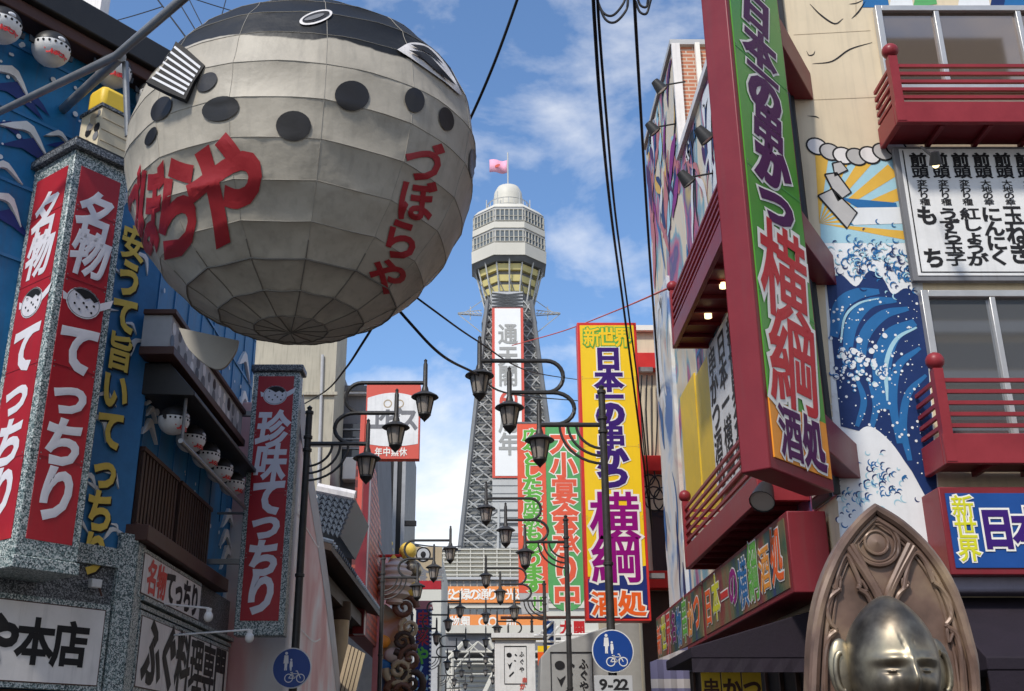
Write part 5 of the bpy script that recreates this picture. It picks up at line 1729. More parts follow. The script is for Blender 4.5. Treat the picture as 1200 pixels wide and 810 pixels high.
m = MB(); m.prism(FX1, pts, -1.2, 0, 'gb'); m.build('box', s, bev=0.02)
inkbox(s, FX1, ((646, 830), (694, 764)), 0.012)
FX2 = facing(40)
s = thing('sign_box', 'white paper-look sign box with ink picture and red characters below the white lattice', 'sign', (1.1, 40, 2.6))
q0, q1 = FX2.px(580, 830), FX2.px(627, 748)
m = MB(); m.box(FX2, q0[0], q1[0], 2.3, q1[1], -0.8, 0, 'white'); m.build('box', s, bev=0.02)
m = MB(); m.box(FX2, q0[0] - 0.12, q1[0] + 2.0, q1[1] + 0.01, q1[1] + 0.17, -0.9, 0.15, 'white'); m.box(FX2, q0[0] - 0.1, q1[0] + 0.5, q1[1] - 0.06, q1[1] + 0.005, -0.85, 0.1, 'bamboo'); m.build('ledge', s)
inkbox(s, FX2, ((591, 802), (617, 757)), 0.01)

# ================================================================== LEFT SIDE OF THE STREET BEYOND
def block(name, lab, x0, x1, y0, y1, z1, mt, z0=0.0):
    s = thing(name, lab, 'building', ((x0 + x1) / 2, (y0 + y1) / 2, 0))
    k = MB(); k.box(HF, x0, x1, y0, y1, z0, z1, mt); k.build('wall', s)
    return s
s = block('beige_building', 'tall beige concrete building behind the slim red hanging sign', -14, facing(33.4).px(391, 480)[0], 33.4, 35.8, 17.4, 'beige')
FBB = facing(33.4)
m = MB(); m.box(FBB, -14.05, FBB.px(393, 480)[0] + 0.05, FBB.px(360, 462)[1] - 0.05, FBB.px(360, 462)[1] + 0.05, 0.005, 0.10, 'beige'); m.build('string_course', s)
m = MB(); m.tube([FBB.pw(372, 600, 0.06), FBB.pw(378, 416, 0.06)], 0.05, 'lgrey', 8); m.build('drainpipe', s)
FG2 = facing(36)
pts = [FG2.px(x, y) for x, y in ((375, 640), (380, 405), (392, 410), (402, 455), (412, 457), (421, 452), (424, 446), (430, 458), (441, 460), (444, 640))]
s = thing('grey_building', 'grey stone building with stepped gable and dark windows left of the white and red sign', 'building', (-4, 29, 0))
m = MB(); m.prism(FG2, pts, -6, 0, 'grey'); m.build('wall', s)
m = MB(); q0, q1 = FG2.px(400, 497), FG2.px(428, 538)
m.box(FG2, q0[0], q1[0], q1[1], q0[1], 0.01, 0.04, 'glassdark')
for y in (505, 516, 527): m.box(FG2, q0[0], q1[0], FG2.px(410, y)[1], FG2.px(410, y)[1] + 0.05, 0.04, 0.10, 'steel')
m.build('window', s)
m = MB(); q0, q1 = FG2.px(384, 455), FG2.px(432, 464)
m.box(FG2, q0[0], q1[0], q1[1] + 0.08, q0[1], 0.0, 0.3, 'grey'); m.box(FG2, q0[0], q1[0], q1[1], q1[1] + 0.07, 0.0, 0.26, 'white'); m.build('cornice', s)
m = MB()
q0, q1 = FG2.px(404, 540), FG2.px(424, 566)
m.box(FG2, q0[0], q1[0], q1[1], q0[1], 0.0, 0.5, 'pale')
tag(m.build('meter_box', bev=0.03), 'cream utility box under the dark windows of the grey building', 'box')

FE_ = facing(30)
eb = thing('projecting_sign', 'white square sign with red bands and grey brush characters above the street on the left', 'sign', FE_.pw(461, 540))
q0, q1 = FE_.px(430, 451), FE_.px(491, 538)
m = MB(); m.box(FE_, q0[0], q1[0], q1[1], q0[1], -0.3, 0, 'redborder'); m.build('box', eb, bev=0.01)
wd, ht = q1[0] - q0[0], q0[1] - q1[1]
m = MB()
top = [(q0[0] + wd * t, q1[1] + ht * (0.82 + 0.07 * math.sin(math.pi * t))) for t in [i / 12 for i in range(13)]]
bot = [(q0[0] + wd * t, q1[1] + ht * (0.20 - 0.035 * math.sin(math.pi * t))) for t in [i / 12 for i in range(12, -1, -1)]]
m.flat(FE_, [(q0[0] + 0.04 + (a - q0[0]) * (wd - .08) / wd, b) for a, b in top + bot], 0.006, 'white')
m.build('panel', eb)
m = MB()
m.text(FE_, 'ヱビス', q0[0] + wd * .22, q1[1] + ht * .52, wd * .33, ht * .28, 0.012, 'grey', 0.05, pitch=wd * .285, vert=False)
m.text(FE_, '年中無休', q0[0] + wd * .26, q1[1] + ht * .09, wd * .13, ht * .11, 0.012, 'pale', 0.04, pitch=wd * .15, vert=False)
for dx in (.40, .62):
    m.ribbon(FE_, [(q0[0] + wd * dx + a, q1[1] + ht * .74 + b) for a, b in arc(0, 0, wd * .07, 0, 360, 16)], wd * .02, 0.012, 'bamboo')
m.build('lettering', eb)
m = MB(); m.box(FE_, -5, q0[0], q1[1] + 0.4, q1[1] + 0.5, -0.2, -0.1, 'steel'); m.box(FE_, q0[0] - 0.14, q0[0] - 0.01, q1[1] - 1.6, q0[1] - 0.9, -0.25, 0.02, 'redborder'); m.build('bracket', eb)

FBK = facing(45)
x1 = FBK.px(474, 600)[0]
s = thing('black_building', 'tall black building with pale vertical strips under the white and red sign', 'building', (-5, 48, 0))
m = MB(); m.box(HF, -9, x1, 45, 52, 0, FBK.px(455, 500)[1], 'black'); m.build('wall', s)
m = MB()
for x in (444, 455, 464, 474):
    a = FBK.px(x, 590)[0]; m.box(FBK, a - 0.13, a + 0.02, 0, FBK.px(455, 500)[1] - 0.1, 0.01, 0.08, 'lgrey')
m.build('pilaster', s)
m = MB(); a, b = FBK.px(479, 613)
m.box(FBK, x1, x1 + 0.5, b - 0.1, b + 0.1, -0.2, 0, 'black'); m.build('bracket', s)

# sheeted scaffold next to the slim red sign
F18 = leftwall(-3.0)
s = thing('sheeted_scaffold', 'scaffold wrapped in mottled pink and white sheeting beside the left lamp post', 'scaffold', (-3.6, 19.6, 0))
edge_ = [F18.px(x, y) for x, y in ((352, 470), (357, 520), (364, 570), (373, 625), (381, 680), (388, 735), (394, 790), (398, 835))]
pts = [(edge_[0][0] - .1, 0.15)] + edge_ + [(edge_[-1][0] + .1, 0.15)]
m = MB()
n = 9
for i in range(n):
    pass
m.prism(F18, pts, -1.6, 0.06, 'sheet'); m.build('sheet', s, bev=0.05)
m = MB()
m.ribbon(F18, smooth_path([(a - .28, b - .1) for a, b in edge_], 4), 0.5, 0.066, 'lgrey')
for z in (2.0, 3.6, 5.2):
    m.ribbon(F18, smooth_path([(edge_[0][0], z), (19, z - 0.12), (21.6 - z * 0.45, z)], 5), 0.03, 0.0665, 'off')
m.build('edge_tape', s)

# tile roofed shop with columns
s = thing('tiled_shop', 'old shop with grey tile roof, dark eaves and pale round columns on the left', 'building', (-4.5, 27, 0))
m = MB()
m.box(HF, -9, -4.6, 22.6, 33, 0, 5.9, 'brown')
m.build('wall', s)
m = MB()
FEV = Fr((0, 22.3, 0), (1, 0, 0))
m.prism(FEV, [(-5.4, 6.35), (-3.15, 5.72), (-3.15, 5.58), (-5.4, 6.2)], -11.0, 0, 'brown')
m.box(HF, -4.6, -3.6, 22.6, 33, 5.2, 5.55, 'brown')
m.build('eave', s)
m = MB()
for j in range(36):
    y = 22.35 + j * 0.31
    m.tube([(-3.12, y, 5.76), (-5.4, y, 6.40)], 0.05, 'tile', 6)
m.build('eave_tile', s)
m = MB()
FRT = facing(23.0)
q = [FRT.px(x, y) for x, y in ((368, 618), (373, 576), (416, 584), (398, 628))]
zr = [b for a, b in q]
m.prism(FRT, q, -3.0, 0, 'tile')
for r_ in range(7):
    t = (r_ + 0.5) / 7
    A, B = lerp(q[1], q[0], t), lerp(q[2], q[3], t)
    for j in range(6):
        p0, p1 = lerp(A, B, j / 6), lerp(A, B, (j + 1) / 6)
        mid_ = ((p0[0] + p1[0]) / 2, (p0[1] + p1[1]) / 2 - 0.09)
        m.tube([FRT.w(*p0, 0.03), FRT.w(*mid_, 0.05), FRT.w(*p1, 0.03)], 0.045, 'tile', 5)
A, B = FRT.px(372, 573), FRT.px(416, 582)
m.tube([FRT.w(*A, 0), FRT.w(*B, 0)], 0.13, 'off', 8)
m.build('roof', s)
for y in (23.2, 28.4):
    k = MB(); k.lathe((-3.72, y, 0), [(0.30, 0), (0.28, 0.6), (0.25, 4.4), (0.26, 4.9)], 'bamboo', 20)
    c_ = k.build('column', s)
    k = MB(); k.lathe((-3.72, y, 4.9), [(0.27, 0), (0.30, 0.05), (0.30, 0.45)], 'brown', 20); k.build('capital', c_)
m = MB(); m.hexa([Vector(v) for v in ((-3.4, 24.0, 2.2), (-3.0, 25.5, 2.2), (-3.0, 25.55, 2.2), (-3.45, 24.05, 2.2), (-3.4, 24.0, 3.9), (-3.0, 25.5, 3.7), (-3.0, 25.55, 3.7), (-3.45, 24.05, 3.9))], 'bamboo')
FWB = facing(23.0)
m = MB()
q = [FWB.px(x, y) for x, y in ((392, 818), (408, 755), (428, 766), (414, 822))]
m.prism(FWB, q, -0.06, 0, 'bamboo')
for t in (0.2, 0.4, 0.6, 0.8):
    p0, p1 = lerp(q[1], q[2], t), lerp(q[0], q[3], t)
    m.ribbon(FWB, [p0, p1], 0.018, 0.003, 'brown')
tag(m.build('wooden_board'), 'tilted slatted wooden board leaning between the pale columns', 'board')

# red beaded screen with arch
FRB = leftwall(-3.55)
s = thing('beaded_screen', 'red beaded screen facade with pink arch beyond the tile roof', 'facade', (-3.7, 36, 0))
m = MB()
q = [(33.2, 5.0), (33.2, 10.4), (34.6, 10.3), (36.2, 9.4), (38.2, 7.9), (40.5, 6.2), (41.5, 5.0)]
m.prism(FRB, q, -0.5, 0, 'beads'); m.build('screen', s)
m = MB()
for k in range(30):
    for j in range(26):
        a, b = 33.35 + k * 0.26, 5.2 + j * 0.2
        lim = 10.3 if a < 34.6 else 10.3 - (a - 34.6) * 0.69
        if b < lim - 0.1:
            m.disc(FRB, a, b, 0.075, 0.02, 'flame' if (k + j) % 3 else 'redborder', n=6)
m.build('bead', s)
m = MB()
pts = [(36.5, 3.5), (36.5, 6.6)] + [(38.2 - 1.7 * math.cos(R(t)), 6.6 + 1.6 * math.sin(R(t))) for t in range(15, 180, 15)] + [(39.9, 6.6), (39.9, 3.5)]
m.prism(FRB, pts, -0.1, 0.12, 'pink'); m.build('arch', s)
m = MB()
for (a, mt) in ((32.9, 'signred'), (32.66, 'off'), (32.42, 'maroon')):
    m.box(FRB, a, a + 0.2, 5.0, 10.6, -0.3, 0.02, mt)
m.build('striped_edge', s)
s = thing('cream_facade', 'pale grey side wall with gold studs on its edge beyond the beaded screen', 'building', (-4, 44, 0))
m = MB(); m.prism(leftwall(-3.7), [(41.6, 0), (41.6, 9.3), (44.9, 7.2), (44.9, 0)], -3, 0, 'lgrey'); m.build('wall', s)
m = MB()
for k in range(12):
    t = k / 11
    m.ball(leftwall(-3.7).w(41.7 + 3.2 * t, 9.32 - 2.1 * t, 0.05), 0.11, 'gold', 8, 6)
m.build('stud', s)

# sculpted shopfront figures (plain stand-ins)
FSC = facing(37)
s = thing('facade_sculpture', 'sculpted shopfront with swirl, gold balls and painted backdrop behind the second left lamp', 'sculpture', (-3.2, 37.5, 2))
def S(x, y, c=0.0): return FSC.pw(x, y, c)
m = MB()
m.prism(FSC, [FSC.px(x, y) for x, y in ((436, 830), (437, 715), (452, 708), (470, 722), (481, 748), (484, 830))], -0.3, 0, 'skyblue'); m.build('backdrop', s)
m = MB()
c_ = S(463, 684, 0.4)
prof = []
for i in range(25):
    t = i / 24
    prof.append((0.62 * math.sin(math.pi * min(0.98, 0.08 + 0.85 * (1 - t))) + 0.07 * math.sin(i * 1.6) + 0.02, -0.7 + 1.5 * t))
m.lathe(c_, prof, 'plaster', 20); m.build('swirl', s, sharp=60)
m = MB(); m.ball(S(478, 646, 0.2), 0.30, 'gold'); m.ball(S(483, 668, 0.3), 0.34, 'bronze'); m.ball(S(480, 690, 0.3), 0.28, 'gold'); m.build('ball', s)
m = MB()
m.tube([S(438, 652, 0.3), S(478, 651, 0.3)], 0.05, 'red2', 6); m.ball(S(462, 676, 0.3), 0.42, 'signred', 14, 8, (1.2, 1, .45)); m.lathe(S(461, 668, 0.3), [(0.2, 0), (0.22, 0.2), (0.05, 0.5), (0.001, 0.52)], 'gold', 10); m.build('crown', s)
m = MB()
random.seed(21)
def scroll(x, y, r, mt, turn, tk):
    o_ = S(x, y, 0.3)
    m.tube([o_ + Vector((r * (1 - t / 26) * math.cos(turn + t * .45), -0.02 * t * .3, r * (1 - t / 26) * math.sin(turn + t * .45))) for t in range(25)], [tk * (1 - t / 40) for t in range(25)], mt, 8)
for (x, y, r, mt, tu, tk) in ((474, 712, .42, 'choc', 0, .13), (480, 736, .34, 'bamboo', 2, .10), (472, 752, .40, 'brown', 4, .12), (481, 772, .40, 'choc', 1, .13), (468, 786, .46, 'bamboo', 3, .14), (482, 800, .44, 'brown', 5, .13), (470, 812, .5, 'choc', 2, .15)):
    scroll(x, y, r, mt, tu, tk)
for (x, y, mt, sc) in ((462, 768, 'plaster', (1.2, .7, .9)), (470, 776, 'plaster', (.8, .7, 1)), (447, 752, 'orange', (1.1, .4, .8)), (449, 782, 'mid', (1, .4, .9))):
    m.ball(S(x, y, 0.15), .28, mt, 14, 9, sc)
m.build('figure', s, sharp=60)

FBL = facing(47)
s = thing('vertical_sign', 'narrow blue vertical sign with red characters and bulb edges on the left', 'sign', FBL.pw(497, 830))
q0, q1 = FBL.px(485, 832), FBL.px(506, 714)
m = MB(); m.box(FBL, q0[0], q1[0], q0[1], q1[1], -0.4, 0, 'navy'); m.build('box', s)
m = MB(); m.prism(FBL, [(q0[0] - .05, q1[1]), (q1[0] + .05, q1[1]), (q1[0] - .02, q1[1] + .35), (q0[0] + .12, q1[1] + .35)], -0.4, 0.02, 'pink'); m.build('cap', s)
wd = q1[0] - q0[0]
m = MB()
for i, (ch, mt) in enumerate((('串', 'signred'), ('楽', 'signred'), ('や', 'pigreen'), ('ん', 'aqua'), ('本', 'aqua'), ('店', 'aqua'))):
    m.text(FBL, ch, q0[0] + wd * .45, q1[1] - 0.42 - i * 0.74, wd * .74, 0.66, 0.01, mt, 0.05)
m.build('lettering', s)
m = MB()
for k in range(26):
    m.ball(FBL.w(q1[0] - 0.04, q0[1] + k * 0.17, 0.04), 0.05, 'pale', 6, 4)
m.build('bulb', s)
FBG = facing(60)
s = thing('shop_sign', 'beige square sign with round emblem above a red strip, beyond the sculptures', 'sign', FBG.pw(510, 700))
q0, q1 = FBG.px(486, 690), FBG.px(518, 641)
m = MB(); m.box(FBG, q0[0] - .3, q1[0], q0[1], q1[1], -0.3, 0, 'bamboo'); m.build('board', s)
a, b = FBG.px(496, 650)
m = MB(); m.disc(FBG, a, b, 0.42, 0.01, 'ink', n=24); m.disc(FBG, a, b, 0.34, 0.014, 'lgrey', n=24); m.ball(FBG.w(a, b, 0.02), 0.15, 'ink', 8, 6, (1, .1, 1.2)); m.build('emblem', s)
m = MB(); m.text(FBG, '食堂', a - .1, b - 1.1, .8, .8, 0.01, 'grey', 0.05, pitch=.85, vert=False); m.build('lettering', s)
q0, q1 = FBG.px(488, 691), FBG.px(517, 681)
m = MB(); m.box(FBG, q0[0], q1[0], q0[1], q1[1], 0, 0.1, 'signred'); m.build('red_strip', s)
s = thing('pale_building', 'low pale green building end left of the far white building', 'building', (-6, 90, 0))
m = MB(); FPB = facing(85); m.box(HF, -14, FPB.px(517, 700)[0], 85, 100, 0, FPB.px(510, 650)[1], 'farwall'); m.build('wall', s)
m = MB(); m.box(HF, -14, FPB.px(516, 700)[0], 84.9, 84.99, 0, FPB.px(510, 740)[1], 'lgrey'); m.build('band', s)

# ================================================================== FAR CENTRE
YW = 120
FW = facing(YW)
fw = thing('white_building', 'far white building with two orange banner bands and window rows at the street end', 'building', (2, YW + 6, 0))
x0, x1 = FW.px(512, 690)[0], FW.px(700, 690)[0]
zz = {y: FW.px(570, y)[1] for y in range(630, 860, 1)}
m = MB(); m.box(HF, x0, x1, YW, YW + 14, 0, zz[643], 'farwall'); m.build('wall', fw)
m = MB()
for y in range(645, 678, 5): m.box(FW, x0, x1, zz[y], zz[y] + 0.12, 0.02, 0.3, 'towerwhite')
for k in range(12):
    a = x0 + (x1 - x0) * (k + .5) / 12; m.box(FW, a - .06, a + .06, zz[678], zz[643], 0.02, 0.26, 'towerwhite')
m.build('louvre', fw)
m = MB(); m.box(FW, x0, x1, zz[680], zz[677], 0.0, 0.5, 'lgrey'); m.box(FW, x0, x1, zz[688] - .5, zz[680] - 0.1, 0.0, 0.12, 'farwall'); m.build('ledge', fw)
for ya, yb_, nw in ((681, 687, 24), (714, 721, 24)):
    for k in range(nw):
        a = x0 + (x1 - x0) * (k + .5) / nw
        if FW.w(a, 0, 0).x > FW.px(640, 690)[0]: continue
        k_ = MB(); k_.box(FW, a - .30, a + .30, zz[yb_], zz[ya], 0.13, 0.2, 'farwin'); k_.build('window', fw)
for ya, yb_, tx in ((688, 707, '光と緑の通り 光と夢のまち'), (721, 738, '動物園 ○○ 前')):
    k = MB(); k.box(FW, FW.px(516, 700)[0], FW.px(640, 700)[0], zz[yb_], zz[ya], 0.2, 0.45, 'farorange')
    bo = k.build('banner', fw)
    k = MB()
    k.text(FW, tx, FW.px(523, 700)[0], (zz[ya] + zz[yb_]) / 2, 1.15, 1.15, 0.48, 'pale', 0.04, pitch=1.0, vert=False); k.build('lettering', bo)
for ya, yb_ in ((707, 713), (740, 746)):
    k = MB(); k.box(FW, x0, x1, zz[yb_], zz[ya] - .1, 0.0, 0.24, 'towerwhite'); k.build('spandrel', fw)
# white lattice canopy in front of it
YCN = 82
FCN = facing(YCN)
s = thing('lattice_canopy', 'white steel lattice canopy with dark soffit below the orange banners', 'canopy', (0, YCN, 0))
m = MB()
q0, q1 = FCN.px(522, 760), FCN.px(600, 742)
m.box(FCN, q0[0], FCN.px(660, 742)[0], q1[1], FCN.px(560, 736)[1] + .2, -6, 0, 'towerwhite')
m.box(FCN, q0[0], FCN.px(640, 742)[0], FCN.px(560, 764)[1], q1[1] - .01, -5.5, -0.4, 'grey'); m.build('roof', s)
m = MB()
for (x0_, y0_, x1_, y1_, r_) in ((523, 776, 546, 750, .16), (546, 750, 600, 800, .05), (520, 800, 560, 752, .06), (572, 748, 584, 772, .16), (560, 830, 586, 775, .22), (540, 790, 590, 790, .05), (530, 815, 590, 815, .05), (536, 778, 590, 778, .05), (522, 764, 640, 764, .08), (530, 830, 530, 764, .12), (586, 830, 586, 764, .12), (545, 764, 560, 752, .05), (560, 752, 575, 764, .05)):
    m.tube([FCN.pw(x0_, y0_, 0.3), FCN.pw(x1_, y1_, 0.3)], r_, 'towerwhite', 6)
m.build('truss', s)
m = MB()
m.box(FCN, FCN.px(525, 800)[0], FCN.px(650, 800)[0], 0, FCN.px(560, 770)[1], -4, -3, 'towerwhite')
for y in range(772, 830, 6): m.box(FCN, FCN.px(525, 800)[0], FCN.px(650, 800)[0], FCN.px(560, y)[1], FCN.px(560, y)[1] + .12, -3, -2.9, 'lgrey')
m.build('back_wall', s)

# ------------------------------------------------------------------ tower
YTW = 170
FTW = facing(YTW)
tx = FTW.px(597, 300)[0]
def tz(y): return FTW.px(597, y)[1]
def tw(px_w, y):                    # half width in metres of a pixel half width at height y
    return (FTW.px(597 + px_w, y)[0] - FTW.px(597, y)[0])
tt = thing('observation_tower', 'tall steel lattice observation tower with glazed octagonal deck and white hanging banner', 'tower', (tx, YTW + 8, 0))
YA = YTW + 6.5                       # tower axis; front face of the shaft stands near YTW
def sect(y):                          # half width of shaft at pixel row
    return tw(26 + (y - 345) * (60 - 26) / (640 - 345) if y > 345 else 26, y)
zbase = 0.0
TROW = [345 + 15 * i for i in range(21)]
zs = [tz(y) for y in TROW] + [8.0, 0.0]
hws = [sect(y) for y in TROW] + [sect(645) * 1.25, sect(645) * 1.35]
core = MB(); bars = MB(); legs = [MB() for _ in range(4)]
def ring(hw, z, k=1.0): return [Vector((tx + sx * hw * k, YA + sy * hw * k, z)) for sx, sy in ((-1, -1), (1, -1), (1, 1), (-1, 1))]
for i in range(len(zs) - 1):
    a, b = ring(hws[i], zs[i]), ring(hws[i + 1], zs[i + 1])
    ia, ib = ring(hws[i], zs[i], 0.93), ring(hws[i + 1], zs[i + 1], 0.93)
    core.add(ib + ia, [(0, 1, 5, 4), (1, 2, 6, 5), (2, 3, 7, 6), (3, 0, 4, 7)], 'towercore')
    for q in range(4):
        r_ = (q + 1) % 4
        legs[q].tube([b[q], a[q]], 0.42, 'mesh_dark', 6, False)
        for u0 in (0.0, 0.36, 0.64, 1.0):
            A, B = a[q].lerp(a[r_], u0), b[q].lerp(b[r_], u0)
            bars.tube([B, A], 0.22, 'mesh_dark' if u0 in (0, 1) else 'towerlight', 4, False)
        for s0, s1 in ((0.0, 0.18), (0.18, 0.36), (0.64, 0.82), (0.82, 1.0)):
            bars.tube([b[q].lerp(b[r_], s0), a[q].lerp(a[r_], s1)], 0.11, 'mesh_dark' if (i + q) % 2 else 'towerlight', 4, False)
            bars.tube([b[q].lerp(b[r_], s1), a[q].lerp(a[r_], s0)], 0.11, 'towerlight', 4, False)
            mda, mdb = a[q].lerp(b[q], 0.5), a[r_].lerp(b[r_], 0.5)
            bars.tube([mda.lerp(mdb, s0), mda.lerp(mdb, s1)], 0.10, 'towerlight', 4, False)
        bars.tube([b[q], b[r_]], 0.14, 'mesh_dark', 4, False)
core.build('core', tt); [l_.build('leg', tt) for l_ in legs]; bars.build('lattice', tt)
FTF = facing(YA - sect(640) - 0.4)
# central panel and hung banner, kept vertical in front of the sloping face
FTB = facing(YA - sect(500) - 1.6)
def B(x, y): return FTB.px(x, y)
q0, q1 = B(577, 560), B(613, 361)
m = MB(); m.box(FTB, q0[0], q1[0], q0[1], q1[1], -0.3, 0, 'redborder')
m.box(FTB, q0[0] + .45, q1[0] - .45, q0[1] + .3, q1[1] - .1, 0.0, 0.06, 'bannerwhite'); bo = m.build('banner', tt)
m = MB()
am = (q0[0] + q1[0]) / 2
for ch, y, mt in (('通', 392, 'gb'), ('天', 418, 'gb'), ('閣', 441, 'gb'), ('周', 495, 'gb'), ('年', 521, 'gb')):
    b = B(595, y)[1]; m.text(FTB, ch, am, b, 3.0, 3.5, 0.12, mt, 0.05)
m.text(FTB, '60', am - .75, B(595, 468)[1], 2.6, 3.2, 0.12, 'redborder', 0.04, pitch=1.55, vert=False)
m.build('lettering', bo)
m = MB(); q2 = B(577, 645); m.box(FTB, q0[0], q1[0], q2[1], q0[1] - .1, -0.6, -0.2, 'towerlight')
for k in range(1, 9):
    z = q2[1] + (q0[1] - q2[1]) * k / 9; m.box(FTB, q0[0], q1[0], z, z + .12, -0.2, -0.14, 'mesh_dark')
m.build('shaft_panel', tt)
m = MB(); q3 = B(595, 345); m.box(FTB, q0[0], q1[0], q1[1] + .1, q3[1] + .6, -0.8, -0.2, 'lgrey')
for k in range(4):
    zz0 = q1[1] + .3 + (q3[1] - q1[1]) * k / 4; zz1 = q1[1] + .3 + (q3[1] - q1[1]) * (k + 1) / 4
    for aa, bb in (((q0[0], zz0), (q1[0], zz1)), ((q0[0], zz1), (q1[0], zz0)), ((q0[0], zz0), (q1[0], zz0))):
        m.tube([FTB.w(*aa, -0.1), FTB.w(*bb, -0.1)], 0.11, 'mesh_dark', 4)
m.build('shaft_panel', tt)
# octagonal deck
def octo(r, z, ph=22.5): return [Vector((tx + r * math.cos(R(ph + 45 * k)), YA + r * math.sin(R(ph + 45 * k)), z)) for k in range(8)]
def tier(k, r0, z0, r1, z1, mt, capit=True):
    a, b = octo(r0, z0), octo(r1, z1)
    k.add(a + b, [(i, (i + 1) % 8, 8 + (i + 1) % 8, 8 + i) for i in range(8)] + ([tuple(range(7, -1, -1)), tuple(range(8, 16))] if capit else []), mt)
FAX = facing(YA)
def az(y): return facing(YA - 6).px(597, y)[1]
o8 = 1 / math.cos(R(22.5))
w_roof, w_up, w_lo = tw(37, 240) * o8, tw(42, 265) * o8, tw(43, 285) * o8
m = MB()
tier(m, w_up * 1.0, az(243), w_roof * .98, az(237), 'towerwhite')
tier(m, w_up * 1.03, az(268), w_up * 1.03, az(261), 'towerwhite')
tier(m, w_lo * 1.03, az(300), w_lo * 1.04, az(286), 'towerwhite')
tier(m, w_lo * .98, az(286.2), w_up * 1.0, az(268.2), 'lgrey')
tier(m, w_up * .98, az(261.2), w_up * 0.98, az(243.2), 'lgrey')
tier(m, w_lo * .90, az(305), w_lo * 1.0, az(300.2), 'mesh_dark')
m.build('deck', tt)
def glazing(r, z0, z1, nm):
    a, b = octo(r, z0), octo(r, z1)
    g_ = MB(); fm_ = MB()
    for i in range(8):
        j = (i + 1) % 8
        nrm = ((a[i] + a[j]) / 2 - Vector((tx, YA, z0))).normalized() * 0.08
        q = [a[i].lerp(a[j], .04) + nrm, a[i].lerp(a[j], .96) + nrm, b[i].lerp(b[j], .96) + nrm, b[i].lerp(b[j], .04) + nrm]
        g_.add(q, [(0, 1, 2, 3)], 'farwin')
        for k in range(nm + 1):
            u = .04 + .92 * k / nm
            fm_.tube([a[i].lerp(a[j], u) + nrm * 1.8, b[i].lerp(b[j], u) + nrm * 1.8], 0.10, 'towerwhite', 4)
        for v in (0, .42, 1):
            p0, p1 = a[i].lerp(b[i], v) + nrm * 1.8, a[j].lerp(b[j], v) + nrm * 1.8
            fm_.tube([p0, p1], 0.10, 'towerwhite', 4)
    w_ = g_.build('window_band', tt); fm_.build('mullion', w_)
glazing(w_up * .985, az(259), az(246), 6)
glazing(w_lo * .985, az(284), az(271), 6)
# tapering neck with yellow ribs
m = MB()
prevr, prevz = w_lo * .9, az(305)
for i, (y0_, y1_, h0, h1) in enumerate(((306, 313, 35, 34), (318, 325, 32, 31), (329, 336, 30, 29))):
    tier(m, tw(h1, y1_) * o8, az(y1_), tw(h0, y0_) * o8 * 1.0, az(y0_), 'ribyellow')
m.build('rib', tt)
m = MB()
tier(m, tw(26, 345) * o8, az(350), tw(30, 306) * o8, az(306), 'grey')
m.build('neck', tt)
m = MB()
for k in range(16):
    t = R(22.5 * k)
    p0 = Vector((tx + tw(41, 300) * math.cos(t), YA + tw(41, 300) * math.sin(t), az(300)))
    p1 = Vector((tx + tw(27, 352) * math.cos(t), YA + tw(27, 352) * math.sin(t), az(356)))
    m.tube([p0, p1], 0.14, 'towerlight', 4)
    m.tube([p0.lerp(p1, .4), Vector((tx + tw(28, 345) * math.cos(t + .39), YA + tw(28, 345) * math.sin(t + .39), az(350)))], 0.10, 'mesh_dark', 4)
m.build('strut', tt)
m = MB()
tier(m, tw(36, 360) , az(368), tw(33, 350), az(355), 'mesh_dark')
m.build('collar', tt)
m = MB()
rd = tw(17.5, 210)
zd0, zd1 = tz(237), tz(213)
m.lathe((tx, YA, 0), [(rd, zd0), (rd, zd1), (rd * .95, zd1 + (tz(197) - zd1) * .4), (rd * .75, zd1 + (tz(197) - zd1) * .78), (rd * .4, zd1 + (tz(197) - zd1) * .97), (0.001, tz(197))], 'towerwhite', 24)
m.build('dome', tt)
m = MB()
rp = tw(25, 225)
for z in (tz(238), tz(229), tz(222)):
    m.tube([(tx + rp * math.cos(R(t)), YA + rp * math.sin(R(t)), z) for t in range(0, 361, 15)], 0.10, 'towerlight', 4)
for t in range(0, 360, 15):
    m.tube([(tx + rp * math.cos(R(t)), YA + rp * math.sin(R(t)), tz(238)), (tx + rp * math.cos(R(t)), YA + rp * math.sin(R(t)), tz(222))], 0.07, 'towerlight', 4)
for t in range(0, 360, 60):
    m.tube([(tx + rp * 1.05 * math.cos(R(t)), YA + rp * math.sin(R(t)), tz(238)), (tx + rp * 1.05 * math.cos(R(t)), YA + rp * math.sin(R(t)), tz(214))], 0.10, 'towerlight', 4)
m.build('railing', tt)
m = MB(); m.tube([(tx, YA, tz(198)), (tx, YA, tz(157))], 0.14, 'towerlight', 6); m.build('flagpole', tt)
fgz = tz(165)
F_F = facing(YA)
fl_ = MB()
fw_, fh_ = tw(21, 170), tz(166) - tz(181)
nx = 10
vs, fs = [], []
for i in range(nx + 1):
    t = i / nx
    for sgn in (0, 1):
        vs.append(Vector((tx - 0.15 - fw_ * t, YA + 0.35 * math.sin(t * 7), tz(166) - fh_ * sgn - 0.25 * math.sin(t * 4.2) * t)))
for i in range(nx):
    fs.append((2 * i, 2 * i + 1, 2 * i + 3, 2 * i + 2))
fl_.add(vs, fs, 'flagpink')
k = MB(); k.add(vs, fs, 'flagpink')
fo = k.build('flag'); tag(fo, 'pink flag with red mark flying on top of the tower', 'flag')
sm = fo.modifiers.new('thickness', 'SOLIDIFY'); sm.thickness = 0.05
k = MB(); k.disc(Fr((0, YA - 0.5, 0), (1, 0, 0)), tx - fw_ * .6, tz(166) - fh_ * .55, 0.55, 0.0, 'redborder', .28, n=12, rot=.5); k.build('emblem', fo)
